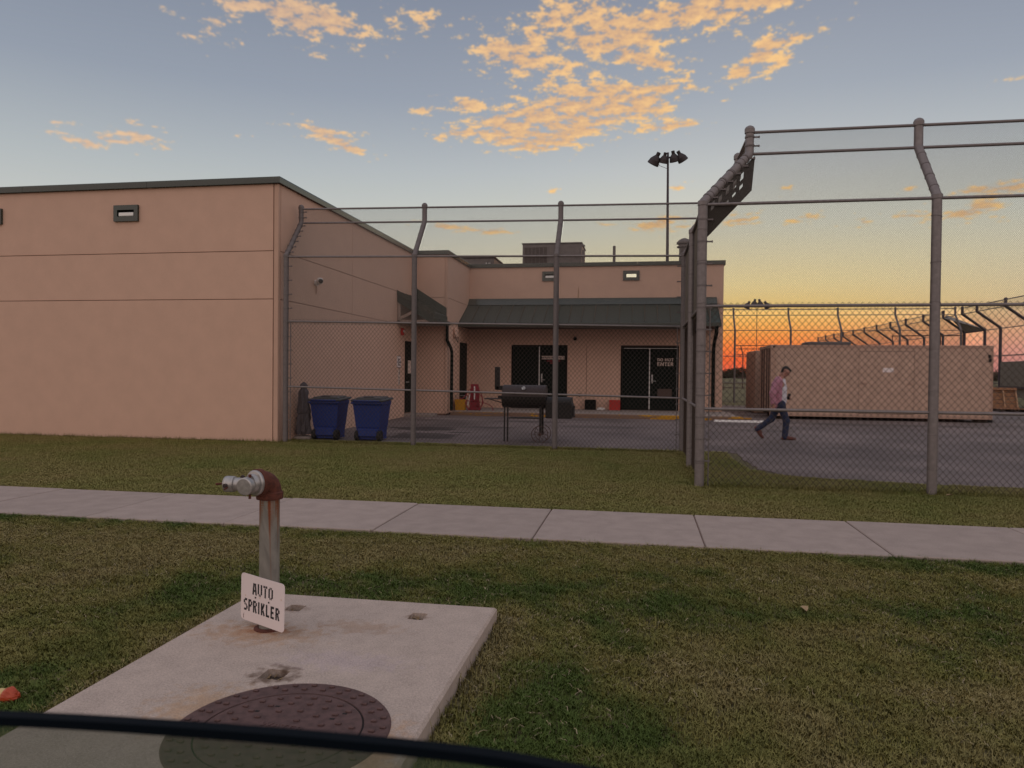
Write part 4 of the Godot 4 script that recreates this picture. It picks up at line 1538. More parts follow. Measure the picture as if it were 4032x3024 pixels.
func make_far_lights() -> void:
	var o := thing("light_mast", "slim tall light mast with a crossbar of four drooping floodlights above the roof", "light pole", P(2.27, 0, 70))
	var g := Geo.new()
	g.tube([P(2.27, 0, 70), P(2.27, 12, 70), P(2.2, 22.1, 70)], [0.17, 0.14, 0.09], 12)
	obj("pole", g, M.pole_purple, o)
	g = Geo.new()
	g.tube([P(0.95, 21.5, 70), P(3.45, 21.75, 70)], 0.09, 8)
	g.tube([P(0.95, 21.5, 70), P(1.5, 20.9, 70), P(2.2, 20.6, 70)], 0.02, 6)
	obj("crossbar", g, M.pole_purple, o)
	for q in [[1.05, 21.45, 1.25, -0.5], [1.85, 21.5, 1.0, -0.2], [2.75, 21.6, 1.05, 0.2], [3.4, 21.6, 1.1, 0.55]]:
		floodlight(o, P(q[0], q[1], 69.9), Vector3(q[3], -0.85, -0.35).normalized(), q[2] * 1.25)
	o = thing("distant_light_cluster", "tiny far cluster of floodlights peeping over the coarse mesh top rail", "light pole", P(20.5, 0, 140))
	g = Geo.new()
	g.tube([P(20.6, 0, 140), P(20.6, 14.6, 140)], 0.05, 8)
	obj("pole", g, M.pole_purple, o)
	g = Geo.new()
	g.tube([P(18.6, 14.2, 140), P(22.6, 14.3, 140)], 0.1, 8)
	obj("crossbar", g, M.pole_purple, o)
	for q in [[18.9, 14.3, -0.4], [20.1, 14.6, -0.1], [21.1, 14.6, 0.2], [22.3, 14.3, 0.5]]:
		floodlight(o, P(q[0], q[1], 139.9), Vector3(q[2], -0.8, -0.3).normalized(), 1.8)


# ---------------------------------------------------------------- things in the yard
func make_bin(x: float, n: float, label: String) -> void:
	var o := thing("wheelie_bin", label, "bin", P(x, 0, n), "blue wheelie bins behind the fence")
	# tapered body
	var g := Geo.new()
	var b := [Vector2(-0.29, -0.30), Vector2(0.29, -0.30), Vector2(0.29, 0.24), Vector2(-0.29, 0.24)]
	var lv := [[0.07, 0.90], [0.30, 0.95], [0.34, 0.985], [0.82, 1.16], [0.86, 1.22], [0.93, 1.22]]
	for i in lv.size() - 1:
		for k in 4:
			var p: Vector2 = b[k]
			var q: Vector2 = b[(k + 1) % 4]
			var out := Vector3((p.x + q.x), 0.0, -(p.y + q.y))
			g.quad(P(x + p.x * lv[i][1], lv[i][0], n + p.y * lv[i][1]), P(x + q.x * lv[i][1], lv[i][0], n + q.y * lv[i][1]), P(x + q.x * lv[i + 1][1], lv[i + 1][0], n + q.y * lv[i + 1][1]), P(x + p.x * lv[i + 1][1], lv[i + 1][0], n + p.y * lv[i + 1][1]), out)
	g.slab(P(x - 0.27, 0.05, n - 0.26), P(x + 0.27, 0.09, n + 0.22))
	# toe bulge between the wheels
	g.slab(P(x - 0.24, 0.1, n - 0.33), P(x + 0.24, 0.30, n - 0.26), 0.03)
	obj("body", g, M.bin_blue, o)
	g = Geo.new()
	g.box(P(x, 0.955, n - 0.02), Vector3(0.78, 0.05, 0.74), Basis(Vector3.RIGHT, deg_to_rad(3.0)), 0.018)
	g.box(P(x, 0.99, n - 0.02), Vector3(0.60, 0.05, 0.56), Basis(Vector3.RIGHT, deg_to_rad(3.0)), 0.022)
	obj("lid", g, M.bin_lid, o)
	g = Geo.new()
	g.tube([P(x - 0.30, 0.93, n - 0.38), P(x - 0.28, 0.93, n - 0.44), P(x + 0.28, 0.93, n - 0.44), P(x + 0.30, 0.93, n - 0.38)], 0.016, 8)
	g.slab(P(x - 0.38, 0.86, n - 0.40), P(x + 0.38, 0.90, n - 0.34), 0.01)
	obj("handle", g, M.bin_blue, o)
	g = Geo.new()
	g.slab(P(x - 0.12, 0.987, n - 0.26), P(x + 0.12, 1.02, n - 0.18), 0.008)
	obj("lid_grip", g, M.phone_black, o)
	for s in [-1.0, 1.0]:
		g = Geo.new()
		g.lathe(P(x + s * 0.22, 0.13, n - 0.24), Vector3.RIGHT * s, [Vector2(0, 0), Vector2(0.11, 0), Vector2(0.13, 0.02), Vector2(0.13, 0.07), Vector2(0.11, 0.09), Vector2(0.04, 0.08), Vector2(0, 0.08)], 18)
		obj("wheel", g, M.black_rubber, o)
	g = Geo.new()
	g.tube([P(x - 0.3, 0.13, n - 0.24), P(x + 0.3, 0.13, n - 0.24)], 0.012, 8)
	obj("axle", g, M.steel, o)


func make_umbrella() -> void:
	var x := -7.75
	var n := 16.15
	var o := thing("closed_umbrella", "folded garden umbrella in a rumpled grey cover beside the left bin", "umbrella", P(x, 0.05, n))
	var g := Geo.new()
	var prof := [[0.12, 0.02], [0.13, 0.155], [0.20, 0.17], [0.34, 0.155], [0.50, 0.145], [0.60, 0.12], [0.63, 0.14], [0.72, 0.13], [0.86, 0.115], [1.0, 0.10], [1.12, 0.095], [1.20, 0.06], [1.22, 0.085], [1.28, 0.07], [1.34, 0.02]]
	var s := 26
	var f := noise(61, 2.0, 2)
	var ringv := []
	for q in prof:
		var row := []
		for k in s:
			var a := TAU * k / s
			var r: float = q[1] * (1.0 + 0.16 * sin(a * 6.0 + q[0] * 5.0) + 0.35 * f.get_noise_2d(cos(a) * 2.0 + q[0] * 2.0, sin(a) * 2.0))
			row.append(P(x + cos(a) * r, q[0], n + sin(a) * r))
		ringv.append(row)
	for i in prof.size() - 1:
		for k in s:
			var l := (k + 1) % s
			var a := TAU * (k + 0.5) / s
			g.quad(ringv[i][k], ringv[i][l], ringv[i + 1][l], ringv[i + 1][k], Vector3(cos(a), 0, -sin(a)))
	obj("cover", g, M.cover_cloth, o)
	g = Geo.new()
	g.tube([P(x, 0.02, n), P(x, 0.2, n)], 0.022, 10)
	obj("pole", g, M.steel, o)
	g = Geo.new()
	g.lathe(P(x, 0.0, n), Vector3.UP, [Vector2(0.24, 0.0), Vector2(0.24, 0.05), Vector2(0.20, 0.08), Vector2(0.05, 0.10), Vector2(0.05, 0.16), Vector2(0.0, 0.16)], 20)
	obj("base", g, M.concrete, o)


func make_smoker() -> void:
	var N := 16.95
	var o := thing("barrel_smoker", "black offset barrel smoker on two legs and spoked wheels in the yard", "barbecue smoker", P(-2.6, 0.01, N))
	var g := Geo.new()
	# cooking chamber: horizontal barrel, lower half and lid
	var half := []
	for i in 13:
		var a := PI + PI * i / 12.0
		half.append(Vector2(cos(a) * 0.26, sin(a) * 0.27))
	g.prism(PackedVector2Array(half), P(-3.16, 1.06, N), Vector3(0, 0, -1), Vector3.UP, Vector3(1.02, 0, 0))
	obj("chamber", g, M.smoker_black, o)
	g = Geo.new()
	half = []
	for i in 13:
		var a := PI * i / 12.0
		half.append(Vector2(cos(a) * 0.262, sin(a) * 0.262))
	g.prism(PackedVector2Array(half), P(-3.15, 1.062, N), Vector3(0, 0, -1), Vector3.UP, Vector3(1.0, 0, 0))
	var lid := obj("lid", g, M.smoker_lid, o)
	g = Geo.new()
	g.tube([P(-2.95, 1.13, N - 0.25), P(-2.95, 1.13, N - 0.31), P(-2.35, 1.13, N - 0.31), P(-2.35, 1.13, N - 0.25)], 0.012, 8)
	obj("handle", g, M.steel, lid)
	g = Geo.new()
	g.lathe(P(-2.65, 1.24, N - 0.2), Vector3(0, 0.6, 1), [Vector2(0.045, 0.0), Vector2(0.045, 0.03), Vector2(0, 0.035)], 14)
	obj("thermometer", g, M.steel, lid)
	# firebox on the right, lower
	g = Geo.new()
	g.slab(P(-2.14, 0.57, N - 0.24), P(-1.53, 0.92, N + 0.24), 0.02)
	half = []
	for i in 11:
		var a := PI * i / 10.0
		half.append(Vector2(cos(a) * 0.235, sin(a) * 0.14))
	g.prism(PackedVector2Array(half), P(-2.12, 0.918, N), Vector3(0, 0, -1), Vector3.UP, Vector3(0.57, 0, 0))
	obj("firebox", g, M.smoker_black, o)
	g = Geo.new()
	g.slab(P(-1.535, 0.62, N - 0.15), P(-1.50, 0.86, N + 0.15), 0.008)
	g.tube([P(-1.5, 0.62, N - 0.1), P(-1.47, 0.62, N - 0.1)], 0.02, 8)
	g.tube([P(-1.5, 0.84, N - 0.1), P(-1.47, 0.84, N - 0.1)], 0.02, 8)
	obj("firebox_door", g, M.smoker_black, o)
	# stack on the left
	g = Geo.new()
	g.slab(P(-3.34, 1.20, N - 0.06), P(-3.14, 1.30, N + 0.06), 0.01)
	g.slab(P(-3.36, 1.21, N - 0.06), P(-3.25, 1.74, N + 0.06), 0.012)
	obj("chimney", g, M.smoker_black, o)
	g = Geo.new()
	g.slab(P(-3.58, 0.985, N - 0.2), P(-3.16, 1.01, N + 0.2), 0.006)
	g.tube([P(-3.5, 0.985, N), P(-3.17, 0.9, N)], 0.012, 6)
	obj("side_shelf", g, M.smoker_lid, o)
	g = Geo.new()
	g.slab(P(-3.28, 1.01, N - 0.07), P(-3.18, 1.07, N + 0.07), 0.01)
	obj("damper_box", g, M.smoker_black, o)
	for dn in [-0.2, 0.2]:
		for dx in [-0.045, 0.03]:
			if dn > 0 and dx > 0:
				continue
			g = Geo.new()
			g.slab(P(-3.06 + dx, 0.01, N + dn - 0.02), P(-3.03 + dx, 0.84, N + dn + 0.02))
			obj("leg", g, M.smoker_black, o)
		g = Geo.new()
		g.slab(P(-2.28, 0.16, N + dn - 0.025), P(-2.235, 0.84, N + dn + 0.025))
		obj("leg", g, M.smoker_black, o)
		# spoked wheel
		g = Geo.new()
		var c := P(-2.26, 0.2, N + dn * 1.35)
		var prev := []
		for k in 25:
			var a := TAU * k / 24.0
			prev.append(c + Vector3(cos(a) * 0.19, sin(a) * 0.19, 0))
		g.tube(prev, 0.008, 6, false)
		for k in 12:
			var a := TAU * k / 12.0
			g.tube([c, c + Vector3(cos(a) * 0.19, sin(a) * 0.19, 0)], 0.004, 4, false)
		g.lathe(c + Vector3(0, 0, 0.03), Vector3(0, 0, -1), [Vector2(0, 0), Vector2(0.032, 0), Vector2(0.032, 0.06), Vector2(0, 0.06)], 12)
		obj("wheel", g, M.rusty_fence, o)
	g = Geo.new()
	g.slab(P(-3.0, 0.55, N - 0.19), P(-2.25, 0.57, N + 0.19))
	g.tube([P(-2.26, 0.2, N - 0.3), P(-2.26, 0.2, N + 0.3)], 0.012, 6)
	obj("axle", g, M.smoker_black, o)


func make_wall_clutter() -> void:
	var N := 26.3
	var o := thing("red_hose_cart", "red upright hand truck tangled with red hoses near the corner of the wing", "hand truck", P(-6.0, 0.1, N))
	var g := Geo.new()
	g.slab(P(-6.12, 0.55, N), P(-5.83, 1.18, N + 0.05), 0.01)
	g.slab(P(-6.16, 0.2, N + 0.0), P(-5.80, 0.55, N + 0.16), 0.03)
	obj("panel", g, M.red_paint, o)
	for dx in [-0.16, 0.16]:
		g = Geo.new()
		g.tube([P(-5.97 + dx, 0.12, N - 0.05), P(-5.97 + dx, 1.0, N + 0.03)], 0.02, 8)
		obj("rail", g, M.red_paint, o)
		g = Geo.new()
		g.lathe(P(-5.97 + dx, 0.22, N + 0.1), Vector3.RIGHT, [Vector2(0, -0.03), Vector2(0.12, -0.03), Vector2(0.12, 0.03), Vector2(0, 0.03)], 16)
		obj("wheel", g, M.black_rubber, o)
	g = Geo.new()
	g.slab(P(-6.28, 0.1, N - 0.3), P(-5.1, 0.15, N + 0.1), 0.01)
	obj("toe_plate", g, M.red_paint, o)
	g = Geo.new()
	g.slab(P(-6.0, 0.62, N - 0.012), P(-5.95, 1.1, N - 0.002), 0.003)
	g.box(P(-6.17, 0.62, N - 0.05), Vector3(0.03, 0.42, 0.03), Basis(Vector3.FORWARD, 0.2))
	obj("white_strap", g, M.white_paint, o)
	var r := RandomNumberGenerator.new()
	r.seed = 4
	for k in 6:
		g = Geo.new()
		var pts := []
		var cx := -6.12 + r.randf_range(-0.22, 0.3)
		for i in 14:
			var u := i / 13.0
			pts.append(P(cx + sin(u * TAU * 0.7 + k) * (0.16 + 0.22 * u), 0.95 - 0.8 * u + 0.12 * sin(u * 9.0 + k), N - 0.08 - 0.14 * sin(u * 5.0 + k * 2.0)))
		g.tube(pts, 0.016, 6)
		obj("hose", g, M.red_paint, o)
	g = Geo.new()
	g.tube([P(-5.82, 0.85, N - 0.05), P(-5.66, 0.70, N - 0.1), P(-5.62, 0.5, N - 0.12), P(-5.74, 0.25, N - 0.15)], 0.014, 6)
	g.tube([P(-5.8, 0.55, N - 0.05), P(-5.5, 0.48, N - 0.1), P(-5.3, 0.38, N - 0.12), P(-5.22, 0.14, N - 0.12)], 0.014, 6)
	obj("hose", g, M.red_paint, o)
	o = thing("yellow_bucket", "yellow plastic mop bucket standing left of the red hand truck", "bucket", P(-6.45, 0.1, N))
	g = Geo.new()
	for i in 1:
		var bq := [Vector2(-0.2, -0.16), Vector2(0.2, -0.16), Vector2(0.2, 0.16), Vector2(-0.2, 0.16)]
		for k in 4:
			var p: Vector2 = bq[k]
			var q: Vector2 = bq[(k + 1) % 4]
			g.quad(P(-6.46 + p.x * 0.8, 0.2, N - 0.1 + p.y * 0.8), P(-6.46 + q.x * 0.8, 0.2, N - 0.1 + q.y * 0.8), P(-6.46 + q.x, 0.62, N - 0.1 + q.y), P(-6.46 + p.x, 0.62, N - 0.1 + p.y), Vector3(p.x + q.x, 0, -p.y - q.y))
	g.slab(P(-6.64, 0.56, N - 0.24), P(-6.28, 0.585, N + 0.04))
	obj("tub", g, M.yellow_plastic, o)
	g = Geo.new()
	g.slab(P(-6.63, 0.12, N - 0.22), P(-6.29, 0.2, N + 0.02), 0.01)
	obj("caster_base", g, M.black_rubber, o)
	g = Geo.new()
	g.tube([P(-6.66, 0.6, N - 0.1), P(-6.66, 0.75, N - 0.1), P(-6.26, 0.75, N - 0.1), P(-6.26, 0.6, N - 0.1)], 0.01, 6)
	obj("handle", g, M.steel, o)
	# along the back wall
	crate("black_crate", "black milk crate on the walkway below the awning", -1.90, M.door_black)
	crate("red_crate", "red milk crate against the wall left of the DO NOT ENTER doors", -0.97, M.red_plastic)
	o = thing("white_bag", "crumpled white bag lying between the black and red crates", "bag", P(-1.49, 0.225, 28.4))
	g = Geo.new()
	var f := noise(71, 3.0, 2)
	var rows := []
	for i in 7:
		var row := []
		for k in 16:
			var a := TAU * k / 16.0
			var e := PI * 0.5 * i / 6.0
			var rr := 1.0 + 0.4 * f.get_noise_2d(cos(a) + i, sin(a))
			row.append(P(-1.49 + cos(a) * cos(e) * 0.18 * rr, 0.225 + sin(e) * 0.085 * rr, 28.4 + sin(a) * cos(e) * 0.1 * rr))
		rows.append(row)
	for i in 6:
		for k in 16:
			var l := (k + 1) % 16
			g.quad(rows[i][k], rows[i][l], rows[i + 1][l], rows[i + 1][k], Vector3(cos(TAU * k / 16.0), 0.6, -sin(TAU * k / 16.0)))
	obj("bag", g, M.white_paint, o)
	o = thing("hose_bib", "small dark tap on the back wall above the black crate", "tap", P(-2.33, 0.78, 28.6))
	g = Geo.new()
	g.tube([P(-2.33, 0.78, 28.6), P(-2.33, 0.78, 28.5), P(-2.33, 0.70, 28.46)], 0.022, 8)
	g.lathe(P(-2.33, 0.82, 28.5), Vector3.UP, [Vector2(0.0, 0.0), Vector2(0.05, 0.0), Vector2(0.05, 0.015), Vector2(0, 0.015)], 10)
	obj("tap", g, M.black_rubber, o)


func crate(called: String, label: String, x: float, m: Material) -> void:
	var N := 28.38
	var y := 0.227
	var o := thing(called, label, "crate", P(x, y, N))
	var g := Geo.new()
	g.slab(P(x - 0.2, y, N - 0.17), P(x + 0.2, y + 0.02, N + 0.17))
	for s in [-1.0, 1.0]:
		g.slab(P(x - 0.2, y, N + s * 0.17 - 0.012), P(x + 0.2, y + 0.08, N + s * 0.17 + 0.012))
		g.slab(P(x - 0.2, y + 0.31, N + s * 0.17 - 0.014), P(x + 0.2, y + 0.375, N + s * 0.17 + 0.014))
		g.slab(P(x + s * 0.19 - 0.012, y, N - 0.17), P(x + s * 0.19 + 0.012, y + 0.08, N + 0.17))
		g.slab(P(x + s * 0.19 - 0.013, y + 0.31, N - 0.17), P(x + s * 0.19 + 0.013, y + 0.373, N + 0.17))
		g.slab(P(x - 0.185, y + 0.05, N + s * 0.165 - 0.006), P(x + 0.185, y + 0.33, N + s * 0.165 + 0.006))
		g.slab(P(x + s * 0.183 - 0.006, y + 0.05, N - 0.16), P(x + s * 0.183 + 0.006, y + 0.33, N + 0.16))
		for t in [-1.0, 1.0]:
			g.slab(P(x + s * 0.185 - 0.018, y, N + t * 0.158 - 0.018), P(x + s * 0.185 + 0.018, y + 0.37, N + t * 0.158 + 0.018))
	obj("shell", g, m, o)
	# raised ribs on the near face
	g = Geo.new()
	for k in 4:
		g.slab(P(x - 0.14 + k * 0.085, y + 0.08, N - 0.178), P(x - 0.115 + k * 0.085, y + 0.31, N - 0.17))
	obj("ribs", g, m, o)


func make_container() -> void:
	var x0 := 4.43
	var x1 := 11.47
	var n0 := 26.8
	var n1 := 29.24
	var y0 := 0.20
	var y1 := 2.66
	var o := thing("storage_container", "long tan steel storage container on blocks with flat side and a flush door", "container", P(8.0, 0.08, 28.0))
	var g := Geo.new()
	g.slab(P(x0 + 0.15, y0 + 0.03, n0 + 0.03), P(x1 - 0.03, y1 - 0.05, n1 - 0.03))
	obj("body", g, M.groove_dark, o)
	# flat side sheets with narrow seams
	for q in [[x0 + 0.165, 4.885, y0 + 0.1, y1 - 0.1], [4.895, 7.30, y0 + 0.1, y1 - 0.1], [9.06, x1 - 0.06, y0 + 0.1, y1 - 0.1], [7.30, 9.06, 2.455, y1 - 0.1], [7.30, 9.06, y0 + 0.1, y0 + 0.12]]:
		g = Geo.new()
		g.slab(P(q[0], q[2], n0 + 0.012), P(q[1], q[3], n0 + 0.035))
		obj("side_sheet", g, M.container_tan, o)
	g = Geo.new()
	g.slab(P(7.312, y0 + 0.132, n0 + 0.01), P(9.048, 2.443, n0 + 0.035), 0.004)
	var d := obj("flush_door", g, M.container_tan, o)
	for q in [[7.36, 1.30, 7.56, 1.39], [8.82, 1.30, 8.99, 1.38]]:
		g = Geo.new()
		g.slab(P(q[0], q[1], n0 + 0.012), P(q[2], q[3], n0 + 0.002), 0.003)
		obj("latch_plate", g, M.container_edge, d)
		g = Geo.new()
		g.slab(P(q[0] + 0.03, q[1] + 0.03, n0 + 0.003), P(q[2] - 0.03, q[3] - 0.03, n0 - 0.002))
		obj("latch_recess", g, M.joint_sealant, d)
	g = Geo.new()
	g.slab(P(8.06, 1.745, n0 + 0.01), P(8.40, 1.89, n0 + 0.006), 0.001)
	obj("pale_label", g, M.sign_white, d)
	for q in [[x0 + 0.02, x1, y1 - 0.1, y1], [x0 + 0.02, x1, y0, y0 + 0.1]]:
		for nn in [[n0, n0 + 0.06], [n1 - 0.06, n1]]:
			g = Geo.new()
			g.slab(P(q[0], q[2], nn[0]), P(q[1], q[3], nn[1]), 0.006)
			obj("rail", g, M.container_edge, o)
	for q in [[x0, n0 - 0.004], [x0, n1 - 0.156], [x1 - 0.06, n0 - 0.002], [x1 - 0.06, n1 - 0.058]]:
		g = Geo.new()
		var wd := 0.16 if q[0] < 6.0 else 0.062
		g.slab(P(q[0], y0 - 0.002, q[1]), P(q[0] + wd, y1 - 0.002, q[1] + wd), 0.006)
		obj("corner_post", g, M.container_edge, o)
	for nn in [n0 - 0.01, n1 - 0.17]:
		g = Geo.new()
		g.slab(P(x0 - 0.01, y1 - 0.13, nn), P(x0 + 0.18, y1 + 0.01, nn + 0.18), 0.01)
		g.lathe(P(x0 + 0.085, y1 - 0.06, nn - 0.001), Vector3(0, 0, 1), [Vector2(0.0, 0.004), Vector2(0.03, 0.004), Vector2(0.035, 0.0)], 12)
		obj("corner_casting", g, M.container_edge, o)
		g = Geo.new()
		g.box(P(x0 + 0.10, y1 - 0.06, nn - 0.004), Vector3(0.07, 0.06, 0.008))
		obj("casting_hole", g, M.groove_dark, o)
	# end doors on the west face with locking rods
	for k in 2:
		g = Geo.new()
		var a := n0 + 0.165 + k * 1.06
		g.slab(P(x0 + 0.05, y0 + 0.12, a), P(x0 + 0.09, y1 - 0.12, a + 1.04), 0.005)
		var e := obj("end_door", g, M.container_tan, o)
		for t in [0.35, 0.8]:
			g = Geo.new()
			g.tube([P(x0 + 0.02, y0 + 0.1, a + t), P(x0 + 0.02, y1 - 0.1, a + t)], 0.02, 8)
			obj("locking_rod", g, M.rusty_fence, e)
	g = Geo.new()
	g.slab(P(x0 + 0.02, y1 - 0.1, n0 + 0.06), P(x0 + 0.15, y1, n1 - 0.06), 0.005)
	obj("door_header", g, M.container_edge, o)
	g = Geo.new()
	g.slab(P(5.75, y1, n0 + 0.6), P(7.2, y1 + 0.14, n0 + 1.6), 0.03)
	obj("roof_hatch", g, M.unit_metal, o)
	g = Geo.new()
	g.box(P(11.35, 2.30, n0 - 0.012), Vector3(0.075, 0.11, 0.03), Basis(Vector3.BACK, 0.1), 0.008)
	g.box(P(11.37, 2.17, n0 - 0.012), Vector3(0.075, 0.12, 0.03), Basis(Vector3.BACK, -0.2), 0.008)
	obj("top_hook", g, M.black_rubber, o)
	for x in [4.7, 7.0, 9.2, 11.0]:
		for nn in [n0 + 0.2, n1 - 0.4]:
			g = Geo.new()
			g.slab(P(x, 0.06, nn), P(x + 0.4, y0 + 0.01, nn + 0.2))
			obj("block", g, M.bark, o)
	g = Geo.new()
	g.slab(P(11.5, 0.08, n0 + 0.35), P(11.62, 0.47, n0 + 0.47))
	obj("jack_leg", g, M.black_rubber, o)
	# second container just behind, mostly hidden
	o = thing("rear_container", "greenish tan container end standing behind the storage container's left end", "container", P(4.6, 0.08, 32.0))
	g = Geo.new()
	g.slab(P(4.43, 0.12, 30.4), P(10.4, 2.58, 32.84), 0.02)
	obj("body", g, M.container_edge, o)
	for k in 6:
		g = Geo.new()
		g.slab(P(4.40, 0.2, 30.55 + k * 0.38), P(4.43, 2.5, 30.75 + k * 0.38), 0.01)
		obj("rib", g, M.container_edge, o)


func make_right_side_things() -> void:
	# wooden pallets leaning by the yard's far edge
	var o := thing("wooden_pallet", "orange-brown timber pallet leaning back at the yard's far right edge", "pallet", P(15.9, 0.08, 36.6))
	var tilt := Basis(Vector3.UP, deg_to_rad(-14.0)) * Basis(Vector3.RIGHT, deg_to_rad(-36.0))
	var c := P(16.15, 0.14, 36.5)
	for k in 6:
		var g := Geo.new()
		g.box(c + tilt * Vector3(0, 0.10 + k * 0.20, -0.055), Vector3(1.05, 0.175, 0.02), tilt, 0.003)
		obj("deck_board", g, M.pallet_wood, o)
	for k in 3:
		var g := Geo.new()
		g.box(c + tilt * Vector3(-0.48 + k * 0.48, 0.6, 0.0), Vector3(0.055, 1.2, 0.088), tilt, 0.004)
		obj("stringer", g, M.pallet_edge, o)
	for k in 2:
		var g := Geo.new()
		g.box(c + tilt * Vector3(0, 0.07 + k * 1.06, 0.055), Vector3(1.05, 0.14, 0.02), tilt, 0.003)
		obj("bottom_board", g, M.pallet_wood, o)
	o = thing("flat_pallet", "flat weathered pallet lying under the leaning one", "pallet", P(15.9, 0.08, 36.0))
	for k in 5:
		var g := Geo.new()
		g.slab(P(15.6, 0.21, 35.7 + k * 0.2), P(16.75, 0.23, 35.83 + k * 0.2))
		obj("deck_board", g, M.pallet_wood, o)
	for k in 3:
		var g := Geo.new()
		g.slab(P(15.62 + k * 0.53, 0.09, 35.7), P(15.68 + k * 0.53, 0.208, 36.63))
		obj("stringer", g, M.bark, o)
	# box trailer
	o = thing("grey_trailer", "weathered grey ribbed box trailer at the photo's right edge", "trailer", P(19.0, 0.07, 39.5))
	var g := Geo.new()
	g.slab(P(18.25, 1.15, 39.5), P(25.0, 2.42, 41.9), 0.02)
	obj("box", g, M.trailer_grey, o)
	for k in 22:
		g = Geo.new()
		g.slab(P(18.32 + k * 0.29, 1.2, 39.5), P(18.42 + k * 0.29, 2.38, 39.475), 0.006)
		obj("rib", g, M.trailer_grey, o)
	g = Geo.new()
	g.slab(P(18.22, 1.08, 39.46), P(25.0, 1.15, 41.9))
	obj("floor_beam", g, M.pole_purple, o)
	g = Geo.new()
	g.slab(P(18.4, 0.62, 39.7), P(25.0, 1.08, 41.6))
	obj("chassis", g, M.trailer_grey, o)
	for x in [19.2, 20.1]:
		g = Geo.new()
		g.lathe(P(x, 0.42, 39.55), Vector3(0, 0, -1), [Vector2(0.0, 0.03), Vector2(0.16, 0.02), Vector2(0.2, 0.0), Vector2(0.33, 0.0), Vector2(0.35, 0.03), Vector2(0.35, 0.2), Vector2(0, 0.2)], 22)
		obj("wheel", g, M.black_rubber, o)
	# white parking block and low frame
	o = thing("parking_block", "pale painted wheel stop on the asphalt beside the walkway end", "wheel stop", P(3.3, 0.09, 24.9))
	g = Geo.new()
	g.prism(PackedVector2Array([Vector2(-0.12, 0.0), Vector2(0.12, 0.0), Vector2(0.09, 0.06), Vector2(-0.09, 0.06)]), P(2.35, 0.085, 24.7), Vector3(0, 0, -1), Vector3.UP, Vector3(1.55, 0, 0))
	obj("block", g, M.white_paint, o)
	o = thing("low_pipe_frame", "low pale pipe frame standing in the field beyond the pallet", "frame", P(17.7, 0.07, 44.0))
	g = Geo.new()
	g.tube([P(17.0, 0.07, 44.0), P(17.0, 0.95, 44.0), P(18.0, 0.95, 44.0), P(18.0, 0.07, 44.0)], 0.03, 8)
	obj("frame", g, M.unit_metal, o)
	# field rails along the far side
	o = thing("field_railing", "dark low pipe railing crossing the far field", "railing", P(20, 0.07, 75))
	for y in [0.75, 0.35]:
		g = Geo.new()
		g.tube([P(4, y, 75), P(60, y, 75)], 0.04, 6)
		obj("rail", g, M.rusty_fence, o)
	for k in 15:
		g = Geo.new()
		g.tube([P(4 + k * 4.0, 0, 75), P(4 + k * 4.0, 0.78, 75)], 0.04, 6)
		obj("post", g, M.rusty_fence, o)


func leaf_clump(seed_: int, m: int, s: float) -> ArrayMesh:
	var r := RandomNumberGenerator.new()
	r.seed = seed_
	var g := Geo.new()
	for i in m:
		var c := Vector3(r.randfn(), r.randfn(), r.randfn()).normalized() * pow(r.randf(), 0.5)
		var a := Vector3(r.randfn(), r.randfn(), r.randfn()).normalized()
		var b := a.cross(Vector3(r.randfn(), r.randfn(), r.randfn())).normalized()
		var n := (a.cross(b) + Vector3.UP * 0.3 + c * 0.7).normalized()
		g.tri(c - b * s * 0.4, c + a * s, c + b * s * 0.4, n, n, n)
	return g.mesh()


